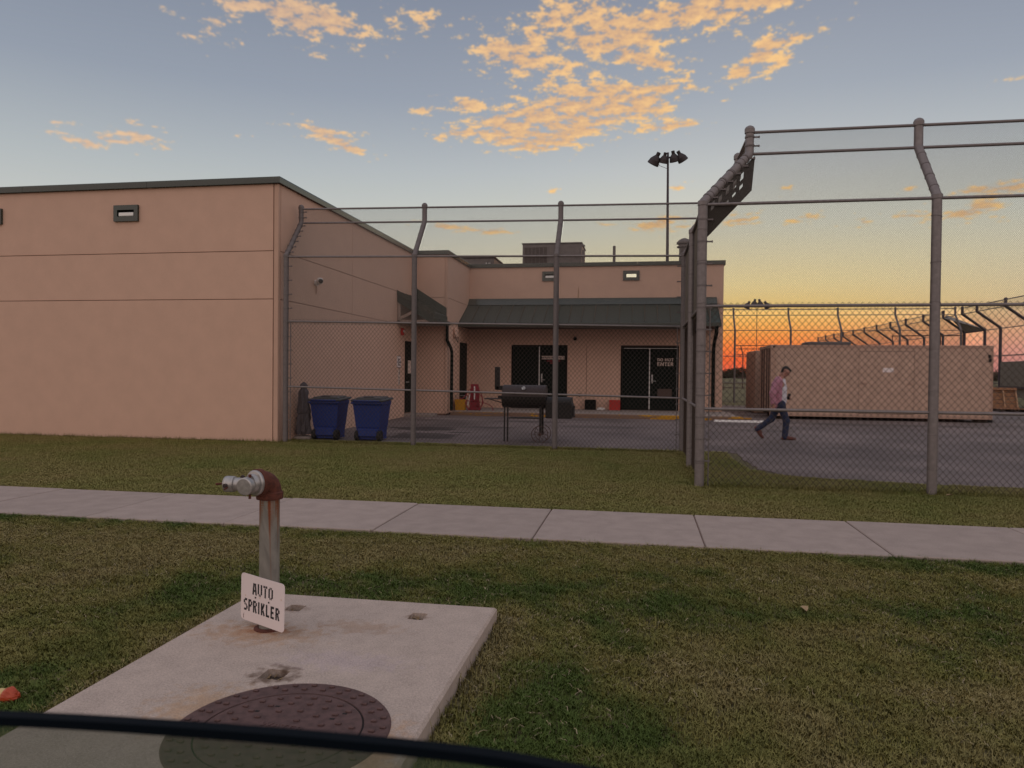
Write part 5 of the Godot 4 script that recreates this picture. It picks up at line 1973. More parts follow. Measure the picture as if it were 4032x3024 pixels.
func make_far_trees() -> void:
	var clump := leaf_clump(3, 60, 0.34)
	var r := RandomNumberGenerator.new()
	r.seed = 31
	for q in [[31.5, 118.0, 3.3, 3.0, "round dark bush in the sunset gap just right of the back building's edge"], [36.8, 118.0, 2.2, 2.4, "low dark bush in the gap against the container's left end"], [44.6, 150.0, 3.6, 3.2, "dark tree half hidden behind the rear container"]]:
		var o := thing("distant_bush", q[4], "bush", P(q[0], 0.05, q[1]), "dark bushes on the horizon")
		var g := Geo.new()
		for k in 4:
			g.tube([P(q[0], 0.0, q[1]), P(q[0] + r.randf_range(-0.5, 0.5), q[3] * 0.4, q[1] + r.randf_range(-0.4, 0.4)), P(q[0] + r.randf_range(-1.2, 1.2), q[3] * 0.75, q[1] + r.randf_range(-1, 1))], [0.16, 0.1, 0.04], 6)
		obj("trunk", g, M.bark, o)
		var mm := MultiMesh.new()
		mm.transform_format = MultiMesh.TRANSFORM_3D
		mm.use_colors = true
		mm.mesh = clump
		mm.instance_count = 90
		for i in 90:
			var d := Vector3(r.randfn(), r.randfn(), r.randfn()).normalized() * pow(r.randf(), 0.45)
			var p := Vector3(d.x * q[2] * 0.8, q[3] * 0.62 + d.y * q[3] * 0.55, d.z * q[2] * 0.7)
			var s := r.randf_range(0.35, 0.75)
			mm.set_instance_transform(i, Transform3D(Basis(Vector3(r.randfn(), r.randfn(), r.randfn()).normalized(), r.randf() * TAU).scaled(Vector3.ONE * s), p))
			var k := r.randf_range(0.6, 1.2)
			mm.set_instance_color(i, Color(0.045 * k, 0.05 * k, 0.022 * k))
		var mi := MultiMeshInstance3D.new()
		mi.name = "crown"
		mi.multimesh = mm
		mi.material_override = M.tree_leaf
		mi.set_meta("kind", "stuff")
		o.add_child(mi)
	# the far line of trees along the horizon, read as one mass
	var mm := MultiMesh.new()
	mm.transform_format = MultiMesh.TRANSFORM_3D
	mm.use_colors = true
	mm.mesh = clump
	mm.instance_count = 2600
	var f := noise(91, 0.02, 3)
	for i in 2600:
		var x := r.randf_range(-180.0, 330.0)
		var h := 3.4 + 2.6 * f.get_noise_1d(x)
		var s := r.randf_range(0.9, 1.9)
		mm.set_instance_transform(i, Transform3D(Basis(Vector3(r.randfn(), r.randfn(), r.randfn()).normalized(), r.randf() * TAU).scaled(Vector3(s * 1.4, s, s)), P(x, 0.4 + r.randf() * h, 352.0 + r.randf_range(-10, 10))))
		var k := r.randf_range(0.6, 1.2)
		mm.set_instance_color(i, Color(0.06 * k, 0.055 * k, 0.035 * k))
	var mi := MultiMeshInstance3D.new()
	mi.name = "far_treeline"
	mi.multimesh = mm
	mi.material_override = M.tree_leaf
	add_child(mi)
	tag(mi, "low dark line of distant trees along the horizon", "trees", "", "stuff")


# ---------------------------------------------------------------- the vault slab and what stands on it
const SX0 := -2.56
const SX1 := -0.89
const SN0 := 2.08
const SN1 := 4.62
const ST := 0.10


func slab_tex() -> ImageTexture:
	var w := 700
	var h := 1060
	var a := noise(301, 0.012, 4).get_image(w, h).get_data()
	var b := noise(303, 0.16, 2).get_image(w, h).get_data()
	var r := RandomNumberGenerator.new()
	r.seed = 8
	var out := PackedByteArray()
	out.resize(w * h * 3)
	for i in w * h:
		var x := 0.90 + (a[i] / 255.0 - 0.5) * 0.08 + (b[i] / 255.0 - 0.5) * 0.14 + (r.randf() - 0.5) * 0.17
		if r.randf() < 0.004:
			x += 0.16
		var c := int(clampf(x, 0.0, 1.0) * 255.0)
		out[i * 3] = c
		out[i * 3 + 1] = c
		out[i * 3 + 2] = c
	var f := noise(305, 0.03, 5)
	# rust, dirt: (x, n, half width, half depth, red share, green share, blue share, inner empty)
	for q in [[-2.13, 3.90, 0.42, 0.20, 0.95, 0.88, 0.80, 0.0], [-2.12, 3.95, 0.17, 0.10, 0.90, 0.76, 0.66, 0.0], [-1.88, 2.98, 0.28, 0.26, 0.98, 0.91, 0.82, 0.0], [-1.03, 2.72, 0.16, 0.32, 0.99, 0.90, 0.80, 0.0], [-1.77, 3.37, 0.13, 0.12, 0.58, 0.53, 0.49, 0.0], [-2.13, 4.35, 0.09, 0.07, 0.72, 0.66, 0.62, 0.0], [-1.33, 4.35, 0.08, 0.06, 0.75, 0.70, 0.66, 0.0], [-1.5, 3.6, 0.4, 0.16, 1.0, 1.0, 1.05, 0.0], [-1.6, 4.1, 0.3, 0.12, 0.94, 0.90, 0.86, 0.0]]:
		var x0 := int((q[0] - q[2] * 1.6 - SX0) / (SX1 - SX0) * w)
		var x1 := int((q[0] + q[2] * 1.6 - SX0) / (SX1 - SX0) * w)
		var y0 := int((q[1] - q[3] * 1.6 - SN0) / (SN1 - SN0) * h)
		var y1 := int((q[1] + q[3] * 1.6 - SN0) / (SN1 - SN0) * h)
		for y in range(maxi(0, y0), mini(h, y1)):
			for x in range(maxi(0, x0), mini(w, x1)):
				var dx: float = (SX0 + (x + 0.5) * (SX1 - SX0) / w - q[0]) / q[2]
				var dy: float = (SN0 + (y + 0.5) * (SN1 - SN0) / h - q[1]) / q[3]
				var e := sqrt(dx * dx + dy * dy) + f.get_noise_2d(x, y) * 0.7
				var k := 1.0 - smoothstep(0.2, 1.15, e)
				k *= clampf(0.55 + b[y * w + x] / 255.0 * 0.9, 0.0, 1.0)
				if k > 0.0:
					for ch in 3:
						var i := (y * w + x) * 3 + ch
						out[i] = int(clampf(out[i] * lerpf(1.0, q[4 + ch], k), 0.0, 255.0))
	return ImageTexture.create_from_image(Image.create_from_data(w, h, false, Image.FORMAT_RGB8, out))


func make_slab() -> void:
	var o := thing("vault_slab", "raised concrete vault slab in the lawn with small lifting pockets and rust stains", "concrete slab", P(-1.72, 0, 3.35))
	var m := mat("slab_concrete", 0.60, 0.485, 0.42, 0.93)
	m.albedo_texture = slab_tex()
	m.heightmap_enabled = true
	m.heightmap_scale = 0.12
	m.heightmap_texture = m.albedo_texture
	var holes := [[-2.19, -2.085, 4.295, 4.405], [-1.382, -1.285, 4.29, 4.41], [-1.825, -1.705, 3.315, 3.43]]
	var c := 0.014
	var xs := [SX0 + c, SX1 - c]
	var ns := [SN0 + c, SN1 - c]
	for q in holes:
		xs.append_array([q[0], q[1]])
		ns.append_array([q[2], q[3]])
	xs.sort()
	ns.sort()
	var g := Geo.new()
	for i in xs.size() - 1:
		for j in ns.size() - 1:
			var mx: float = (xs[i] + xs[i + 1]) / 2
			var mn: float = (ns[j] + ns[j + 1]) / 2
			var hole := false
			for q in holes:
				hole = hole or (mx > q[0] and mx < q[1] and mn > q[2] and mn < q[3])
			var y := ST - 0.045 if hole else ST
			g.quad(P(xs[i], y, ns[j]), P(xs[i + 1], y, ns[j]), P(xs[i + 1], y, ns[j + 1]), P(xs[i], y, ns[j + 1]), Vector3.UP)
	for q in holes:
		g.quad(P(q[0], ST, q[2]), P(q[1], ST, q[2]), P(q[1], ST - 0.045, q[2]), P(q[0], ST - 0.045, q[2]), Vector3(0, 0, -1))
		g.quad(P(q[0], ST, q[3]), P(q[1], ST, q[3]), P(q[1], ST - 0.045, q[3]), P(q[0], ST - 0.045, q[3]), Vector3(0, 0, 1))
		g.quad(P(q[0], ST, q[2]), P(q[0], ST, q[3]), P(q[0], ST - 0.045, q[3]), P(q[0], ST - 0.045, q[2]), Vector3.RIGHT)
		g.quad(P(q[1], ST, q[2]), P(q[1], ST, q[3]), P(q[1], ST - 0.045, q[3]), P(q[1], ST - 0.045, q[2]), Vector3.LEFT)
	# worn arris and sides
	var top := [P(SX0 + c, ST, SN0 + c), P(SX1 - c, ST, SN0 + c), P(SX1 - c, ST, SN1 - c), P(SX0 + c, ST, SN1 - c)]
	var low := [P(SX0, ST - c, SN0), P(SX1, ST - c, SN0), P(SX1, ST - c, SN1), P(SX0, ST - c, SN1)]
	for k in 4:
		var l := (k + 1) % 4
		var out: Vector3 = (low[k] + low[l]) * 0.5 - P(-1.72, ST, 3.35)
		out.y = 0
		var out2 := out.normalized() + Vector3.UP
		g.quad(top[k], top[l], low[l], low[k], out2)
		g.quad(low[k], low[l], low[l] - Vector3.UP * 0.16, low[k] - Vector3.UP * 0.16, out)
	for p in g.v:
		g.t.append(Vector2((p.x - SX0) / (SX1 - SX0), (-p.z - SN0 + (ST - p.y) * 0.9) / (SN1 - SN0)))
	obj("slab_top", g, m, o)
	for q in holes:
		g = Geo.new()
		g.slab(P(q[0] + 0.002, ST - 0.05, q[2] + 0.002), P(q[1] - 0.002, ST - 0.034, q[3] - 0.002), 0.004)
		obj("pocket_dark_fill", g, M.pocket_dark, o)  # dark soil fill added to deepen the shade in the pocket bottoms
	g = Geo.new()
	var r := RandomNumberGenerator.new()
	r.seed = 12
	for q in holes:
		for k in 14:
			var p := P(r.randf_range(q[0] + 0.01, q[1] - 0.01), ST - 0.033, r.randf_range(q[2] + 0.01, q[3] - 0.01))
			g.tube([p, p + Vector3(r.randfn() * 0.02, r.randf_range(0.004, 0.02), r.randfn() * 0.02)], 0.0025, 4, false)
	stuff(obj("pocket_debris", g, M.leaf_dry, o))


func make_manhole() -> void:
	var c := P(-1.464, ST, 2.85)
	var o := thing("manhole_cover", "round rust-brown iron cover with raised lugs and WATER cast on it", "manhole cover", c)
	var g := Geo.new()
	g.lathe(c, Vector3.UP, [Vector2(0.337, -0.02), Vector2(0.344, 0.006), Vector2(0.452, 0.006), Vector2(0.457, 0.0005), Vector2(0.457, -0.02)], 72)
	obj("frame_ring", g, M.cast_iron, o)
	g = Geo.new()
	g.lathe(c, Vector3.UP, [Vector2(0.3365, -0.02), Vector2(0.3355, 0.004), Vector2(0.333, 0.0065), Vector2(0.0, 0.0065)], 72)
	var lid := obj("lid", g, M.cast_iron, o)
	g = Geo.new()
	g.lathe(c, Vector3.UP, [Vector2(0.330, 0.001), Vector2(0.346, 0.001)], 72)
	obj("groove", g, M.groove_dark, o)
	g = Geo.new()
	var gi := Geo.new()
	var r := RandomNumberGenerator.new()
	r.seed = 9
	for q in [[0.425, 30, 0.0, true], [0.383, 27, 0.1, true], [0.295, 24, 0.05, false], [0.235, 17, 0.0, false], [0.165, 11, 0.2, false], [0.085, 5, 0.1, false]]:
		for k in q[1]:
			var a: float = TAU * k / q[1] + q[2]
			var p := c + Vector3(cos(a) * q[0], 0.006, sin(a) * q[0])
			if not q[3] and absf(p.z + 2.87) < 0.045 and absf(p.x + 1.47) < 0.15:
				continue
			if r.randf() < 0.04:
				continue
			(g if q[3] else gi).box(p + Vector3.UP * 0.004, Vector3(0.026, 0.010, 0.017), Basis(Vector3.UP, r.randfn() * 0.08), 0.003)
	stuff(obj("lugs", g, M.cast_iron, o))
	stuff(obj("lugs", gi, M.cast_iron, lid))
	g = Geo.new()
	for q in [[-1.64, 2.98, 0.020, 0.014], [-1.575, 3.04, 0.020, 0.012], [-1.29, 2.975, 0.022, 0.012], [-1.255, 3.03, 0.02, 0.012], [-1.685, 2.83, 0.085, 0.022]]:
		g.slab(P(q[0] - q[2] / 2, ST + 0.0062, q[1] - q[3] / 2), P(q[0] + q[2] / 2, ST + 0.0072, q[1] + q[3] / 2))
	obj("pick_holes", g, M.groove_dark, lid)
	words("cast_lettering", "WATER", 0.036, P(-1.47, ST + 0.0065, 2.868), Vector3(1, 0, 0.10), Vector3(0.10, 0, -1), M.cast_iron, lid, 1.25, 0.006)
	o = thing("cigarette_end", "white cigarette end lying on the iron cover", "cigarette butt", P(-1.72, ST + 0.012, 2.80))
	g = Geo.new()
	g.tube([P(-1.745, ST + 0.0115, 2.797), P(-1.70, ST + 0.0115, 2.803)], 0.0048, 10)
	obj("paper", g, M.white_paint, o)
	g = Geo.new()
	g.tube([P(-1.70, ST + 0.0115, 2.803), P(-1.688, ST + 0.0115, 2.805)], 0.0047, 10)
	obj("filter", g, M.leaf_dry, o)


func make_standpipe() -> void:
	var X := -2.118
	var N := 3.98
	var o := thing("standpipe", "grey sprinkler standpipe with rusty elbow and aluminium twin hose inlet", "standpipe", P(X, ST, N))
	var g := Geo.new()
	g.tube([P(X, ST - 0.02, N), P(X, 0.88, N)], 0.057, 28)
	obj("pipe", g, pipe_material(), o)
	g = Geo.new()
	g.lathe(P(X, ST, N), Vector3.UP, [Vector2(0.085, 0.0), Vector2(0.085, 0.006), Vector2(0.06, 0.012)], 24)
	obj("floor_collar", g, M.rust, o)
	# elbow turning towards the street and left
	var d := Vector3(-0.36, 0.0, 0.93).normalized()
	g = Geo.new()
	var pts := []
	for i in 11:
		var a := PI * 0.5 * i / 10.0
		pts.append(P(X, 0.885, N) + Vector3.UP * sin(a) * 0.075 + d * (1.0 - cos(a)) * 0.075)
	g.tube(pts, [0.067, 0.067, 0.068, 0.069, 0.07, 0.07, 0.07, 0.069, 0.068, 0.067, 0.067], 24)
	g.lathe(P(X, 0.852, N), Vector3.UP, [Vector2(0.058, 0.0), Vector2(0.074, 0.004), Vector2(0.076, 0.012), Vector2(0.076, 0.042), Vector2(0.068, 0.05)], 28)
	var e := P(X, 0.96, N) + d * 0.075
	g.lathe(e - d * 0.012, d, [Vector2(0.066, 0.0), Vector2(0.078, 0.004), Vector2(0.078, 0.03), Vector2(0.07, 0.034)], 28)
	obj("elbow", g, M.rust, o)
	g = Geo.new()
	g.lathe(e + d * 0.018, d, [Vector2(0.062, 0.0), Vector2(0.072, 0.004), Vector2(0.073, 0.016), Vector2(0.067, 0.022), Vector2(0.055, 0.024), Vector2(0.05, 0.05), Vector2(0.0, 0.055)], 28)
	var inlet := obj("inlet_flange", g, M.aluminium, o)
	# clapper body with two plugged inlets: one towards the camera, one to the left
	var h := e + d * 0.055 + Vector3(0.0, -0.005, 0.0)
	var l := Vector3(-1.0, 0.0, 0.12).normalized()
	var f := Vector3(-0.10, -0.06, 1.0).normalized()
	g = Geo.new()
	g.tube([h + l * -0.03, h + l * 0.06, h + l * 0.10], [0.040, 0.038, 0.036], 22)
	g.lathe(h + l * 0.092, l, [Vector2(0.036, 0.0), Vector2(0.045, 0.004), Vector2(0.046, 0.05), Vector2(0.043, 0.055)], 24)
	g.tube([h, h + f * 0.05], 0.043, 22)
	g.lathe(h + f * 0.035, f, [Vector2(0.043, 0.0), Vector2(0.050, 0.004), Vector2(0.050, 0.03)], 24)
	obj("twin_body", g, M.aluminium, o)
	g = Geo.new()
	g.lathe(h + f * 0.064, f, [Vector2(0.050, 0.0), Vector2(0.050, 0.004), Vector2(0.044, 0.008), Vector2(0.0, 0.009)], 28)
	obj("inlet_plug", g, M.aluminium, o)
	g = Geo.new()
	g.lathe(h + l * 0.146, l, [Vector2(0.044, 0.0), Vector2(0.044, 0.004), Vector2(0.038, 0.008), Vector2(0.0, 0.009)], 28)
	obj("inlet_plug", g, M.aluminium, o)
	g = Geo.new()
	for q in [h + l * 0.12 + f * 0.048, h + l * 0.05 + Vector3.UP * 0.04]:
		g.lathe(q - f * 0.004, f, [Vector2(0.012, 0.0), Vector2(0.012, 0.012), Vector2(0, 0.013)], 12)
	obj("bolt", g, M.smoker_lid, o)
	g = Geo.new()
	g.tube([h + l * 0.15 + Vector3(0, 0.006, 0.02), h + l * 0.19 + Vector3(0, 0.002, 0.03)], 0.006, 8)
	g.tube([h + l * 0.11 + f * 0.045 + Vector3(0, -0.01, 0), h + l * 0.11 + f * 0.07 + Vector3(0, -0.016, 0)], 0.005, 8)
	g.tube([h + f * 0.03 + Vector3(0.01, -0.05, 0), h + f * 0.03 + Vector3(0.01, -0.075, 0)], 0.008, 8)
	g.tube([h + f * 0.03 + Vector3(0.01, 0.045, 0), h + f * 0.03 + Vector3(0.01, 0.062, 0)], 0.009, 8)
	obj("lug", g, M.rust, o)


func pipe_material() -> StandardMaterial3D:
	# grey paint with rust run down from the coupling and a few long streaks
	var m := mat("pipe_grey", 0.33, 0.31, 0.275, 0.55, 0.2)
	var w := 128
	var h := 512
	var im := Image.create(w, h, false, Image.FORMAT_RGB8)
	var f := noise(411, 0.06, 4)
	var s := noise(413, 0.10, 3)
	for y in h:
		for x in w:
			var a := TAU * x / w
			var streak := s.get_noise_2d(cos(a) * 22.0 + 50.0, sin(a) * 22.0 + y * 0.015)
			var g := 0.86 + f.get_noise_2d(cos(a) * 20.0, sin(a) * 20.0 + y * 0.2) * 0.14
			var c := Color(g, g, g)
			var top := float(h - y) / h
			var run := smoothstep(0.72 - streak * 0.4, 0.97, top) * clampf(0.5 + streak * 2.0 + f.get_noise_2d(x * 3.0, y * 3.0) * 0.6, 0.0, 1.0)
			var line := smoothstep(0.30, 0.42, streak) * 0.45
			c = c.lerp(Color(0.80, 0.36, 0.13), clampf(run + line * top, 0.0, 0.9))
			im.set_pixel(x, y, c)
	m.albedo_texture = ImageTexture.create_from_image(im)
	m.uv1_triplanar = true
	m.uv1_world_triplanar = true
	m.uv1_triplanar_sharpness = 4.0
	m.uv1_scale = Vector3(1.0 / 0.36, 1.0 / 0.80, 1.0 / 0.36)
	m.uv1_offset = Vector3(0.3, -0.09 / 0.80, 0.2)
	return m


# stencil letters on a 4 x 6 grid: strokes as (x0, y0, x1, y1)
const STENCIL := {
	"A": [[0.45, 0, 1.35, 5.8], [2.65, 5.8, 3.55, 0], [1.55, 2.0, 2.45, 2.0]],
	"U": [[0.5, 6, 0.5, 0.9], [3.5, 6, 3.5, 0.9], [1.1, 0.45, 1.75, 0.45], [2.25, 0.45, 2.9, 0.45]],
	"T": [[0.1, 5.5, 1.75, 5.5], [2.25, 5.5, 3.9, 5.5], [2.0, 4.7, 2.0, 0]],
	"O": [[0.5, 5.2, 0.5, 0.8], [3.5, 5.2, 3.5, 0.8], [1.0, 5.5, 1.75, 5.5], [2.25, 5.5, 3.0, 5.5], [1.0, 0.5, 1.75, 0.5], [2.25, 0.5, 3.0, 0.5]],
	"S": [[1.0, 5.5, 3.6, 5.5], [0.55, 5.1, 0.6, 3.6], [0.9, 3.3, 1.8, 3.1], [2.2, 2.95, 3.1, 2.7], [3.45, 2.4, 3.45, 0.9], [0.3, 0.5, 3.0, 0.5]],
	"P": [[0.6, 6, 0.6, 0], [1.3, 5.5, 3.0, 5.5], [3.45, 5.2, 3.45, 3.4], [1.3, 2.95, 3.0, 2.95]],
	"R": [[0.6, 6, 0.6, 0], [1.3, 5.5, 3.0, 5.5], [3.4, 5.2, 3.4, 3.6], [1.3, 3.1, 3.0, 3.1], [2.3, 2.5, 3.4, 0]],
	"I": [[2.0, 6, 2.0, 0]],
	"K": [[0.6, 6, 0.6, 0], [1.4, 3.0, 3.3, 6], [1.9, 2.6, 3.5, 0]],
	"L": [[0.8, 6, 0.8, 0], [1.5, 0.5, 3.6, 0.5]],
	"E": [[0.6, 6, 0.6, 0], [1.3, 5.5, 3.5, 5.5], [1.3, 3.0, 3.1, 3.0], [1.3, 0.5, 3.5, 0.5]],
}


func make_sprinkler_sign() -> void:
	var a := deg_to_rad(25.0)
	var U := Vector3(cos(a), -0.02, sin(a)).normalized()
	var W := Vector3(-sin(a), 0.0, cos(a))   # towards the street
	var V := W.cross(U).normalized()
	if V.y < 0.0:
		V = -V
	var c := P(-2.126, 0.273, 3.912)
	var o := thing("sprinkler_sign", "small white plate stencilled AUTO SPRIKLER fixed to the foot of the standpipe", "sign", c)
	var hw := 0.197
	var hh := 0.137
	var poly := PackedVector2Array()
	for q in [[1, 1], [-1, 1], [-1, -1], [1, -1]]:
		for k in 6:
			var t: float = atan2(q[1], q[0]) - PI / 4 + PI / 2 * k / 5.0
			poly.append(Vector2(q[0] * (hw - 0.024) + cos(t) * 0.024, q[1] * (hh - 0.024) + sin(t) * 0.024))
	var g := Geo.new()
	g.prism(poly, c, U, V, W * -0.003)
	obj("plate", g, M.sign_white, o)
	for word in [["AUTO", -0.088, 0.026, 0, 0], ["SPRIKLER", -0.168, -0.078, 0, 0]]:
		var x: float = word[1]
		for ch in word[0]:
			g = Geo.new()
			for s in STENCIL[ch]:
				var sx: float = 0.0092 if word[0] == "AUTO" else 0.0083
				var sy := 0.0116
				var p := Vector2(x + s[0] * sx, word[2] + s[1] * sy)
				var q := Vector2(x + s[2] * sx, word[2] + s[3] * sy)
				if ch == "I":
					p.x -= sx
					q.x -= sx
				var dir := (q - p).normalized()
				var nn := dir.orthogonal() * 0.0062
				g.prism(PackedVector2Array([p - nn, q - nn, q + nn, p + nn]), c + W * 0.0003, U, V, W * 0.0006)
			obj("letter", g, M.stencil_black, o)
			x += (0.0092 * 5.3 if word[0] == "AUTO" else 0.0083 * (3.6 if ch == "I" else 5.25))
	g = Geo.new()
	for q in [[-0.06, 0.012], [0.062, 0.008]]:
		g.lathe(c + U * q[0] + V * q[1], W, [Vector2(0.0055, 0.0), Vector2(0.005, 0.003), Vector2(0, 0.004)], 10)
	obj("bolt", g, M.smoker_black, o)
	g = Geo.new()
	for q in [[-0.155, 0.008], [0.17, 0.045], [-0.02, 0.018]]:
		g.lathe(c + U * q[0] + V * q[1], W, [Vector2(0.006, 0.0), Vector2(0.005, 0.001), Vector2(0, 0.0012)], 10)
	obj("plugged_hole", g, M.dull_letter, o)
	g = Geo.new()
	var sc := [Vector2(-0.178, -0.135), Vector2(-0.171, -0.128), Vector2(-0.172, -0.108), Vector2(-0.163, -0.092), Vector2(-0.168, -0.105), Vector2(-0.168, -0.126)]
	g.prism(PackedVector2Array(sc), c + W * 0.0003, U, V, W * 0.0004)
	obj("scratch", g, M.rust, o)


func make_litter() -> void:
	var c := P(-2.965, 0.045, 3.035)
	var o := thing("apple_core", "half eaten red and yellow apple core on the grass at the lower left", "apple core", c)
	var f := noise(77, 9.0, 2)
	for part in 2:
		var g := Geo.new()
		var rows := []
		for i in 9:
			var e := -PI / 2 + PI * i / 8.0
			var row := []
			for k in 16:
				var t := TAU * k / 16.0
				var r: float = (0.036 if part == 0 else 0.030) * (1.0 + 0.3 * f.get_noise_3d(cos(t) * 0.1, e * 0.1, part))
				if part == 1:
					r *= 0.75 + 0.35 * absf(sin(e))
				row.append(c + Vector3((0.022 if part == 0 else -0.018) + sin(e) * r * 1.2, cos(e) * cos(t) * r, cos(e) * sin(t) * r))
			rows.append(row)
		for i in 8:
			for k in 16:
				var l := (k + 1) % 16
				g.quad(rows[i][k], rows[i][l], rows[i + 1][l], rows[i + 1][k], (rows[i][k] + rows[i + 1][l]) * 0.5 - c - Vector3(0.022 if part == 0 else -0.018, 0, 0))
		obj("skin" if part == 0 else "flesh", g, M.apple_red if part == 0 else M.apple_flesh, o)
	var r2 := RandomNumberGenerator.new()
	r2.seed = 14
	var spots := [[1.1, 5.2, "small dry leaf on the lawn nearest the middle of the sidewalk"], [2.6, 4.1, "pale dry leaf lying on the right of the near lawn"], [4.05, 10.62, "tan dry leaf against the foot of the right fence post"]]
	for q in spots:
		var p := P(q[0], 0.04, q[1])
		o = thing("dry_leaf", q[2], "leaf", p, "fallen leaves on the lawn")
		var g := Geo.new()
		var u := Vector3(r2.randfn(), 0.1, r2.randfn()).normalized()
		var w := u.cross(Vector3.UP).normalized()
		var s := 0.05
		var rim := [u * s, u * s * 0.3 + w * s * 0.5 + Vector3.UP * 0.012, -u * s * 0.5 + w * s * 0.35 + Vector3.UP * 0.008, -u * s, -u * s * 0.5 - w * s * 0.4 + Vector3.UP * 0.012, u * s * 0.3 - w * s * 0.5 + Vector3.UP * 0.006]
		for k in 6:
			g.flat(p, p + rim[k], p + rim[(k + 1) % 6], Vector3.UP)
			g.flat(p - Vector3.UP * 0.001, p + rim[k] - Vector3.UP * 0.001, p + rim[(k + 1) % 6] - Vector3.UP * 0.001, Vector3.DOWN)
		obj("leaf_blade", g, M.leaf_dry, o)


func make_car_window() -> void:
	# the camera looks out over a half lowered side window of a car at the kerb
	var o := thing("car_door", "lowered side window of the parked car, its dark glass edge across the lower left", "car door", P(0, 0.95, 0.46))
	var g := Geo.new()
	var outline := []
	var n := 60
	for i in n + 1:
		var u := float(i) / n
		var x := lerpf(-0.85, 0.55, u)
		outline.append(Vector2(x, glass_top(x)))
	var prev := Vector2.ZERO
	for i in n:
		var a: Vector2 = outline[i]
		var b: Vector2 = outline[i + 1]
		# pane leans in a little towards the top; two faces and its polished rim
		g.quad(P(a.x, a.y, 0.45), P(b.x, b.y, 0.45), P(b.x, 1.02, 0.52), P(a.x, 1.02, 0.52), Vector3(0, 0, 1))
		g.quad(P(a.x, a.y, 0.456), P(b.x, b.y, 0.456), P(b.x, 1.02, 0.526), P(a.x, 1.02, 0.526), Vector3(0, 0, -1))
	obj("window_pane", g, M.window_glass, o)
	g = Geo.new()
	for i in n:
		var a: Vector2 = outline[i]
		var b: Vector2 = outline[i + 1]
		g.quad(P(a.x, a.y + 0.0005, 0.4485), P(b.x, b.y + 0.0005, 0.4485), P(b.x, b.y + 0.0005, 0.4585), P(a.x, a.y + 0.0005, 0.4585), Vector3.UP)
		g.quad(P(a.x, a.y + 0.0005, 0.4485), P(b.x, b.y + 0.0005, 0.4485), P(b.x, b.y - 0.006, 0.4485), P(a.x, a.y - 0.006, 0.4485), Vector3(0, 0, 1))
		g.quad(P(a.x, a.y + 0.0005, 0.4585), P(b.x, b.y + 0.0005, 0.4585), P(b.x, b.y - 0.006, 0.4585), P(a.x, a.y - 0.006, 0.4585), Vector3(0, 0, -1))
	obj("pane_edge", g, M.glass_edge, o)
	g = Geo.new()
	g.slab(P(-0.9, 1.0, 0.50), P(0.6, 1.03, 0.56), 0.008)
	obj("belt_seal", g, M.black_rubber, o)
	g = Geo.new()
	g.prism(PackedVector2Array([Vector2(0.50, 1.0), Vector2(0.565, 1.0), Vector2(0.66, 0.85), Vector2(0.70, 0.62), Vector2(0.66, 0.35), Vector2(0.58, 0.28), Vector2(0.50, 0.28)]), P(-0.9, 0, 0), Vector3(0, 0, -1), Vector3.UP, Vector3(1.5, 0, 0))
	obj("door_skin", g, M.car_paint, o)


func glass_top(x: float) -> float:
	return keyed([[-0.9, 1.325, 0, 0], [-0.4444, 1.3531, 0, 0], [-0.3705, 1.3565, 0, 0], [-0.3001, 1.3587, 0, 0], [-0.233, 1.3604, 0, 0], [-0.1533, 1.3612, 0, 0], [-0.1076, 1.3608, 0, 0], [-0.0762, 1.3596, 0, 0], [-0.0576, 1.358, 0, 0], [0.1, 1.342, 0, 0], [0.6, 1.27, 0, 0]], x).x


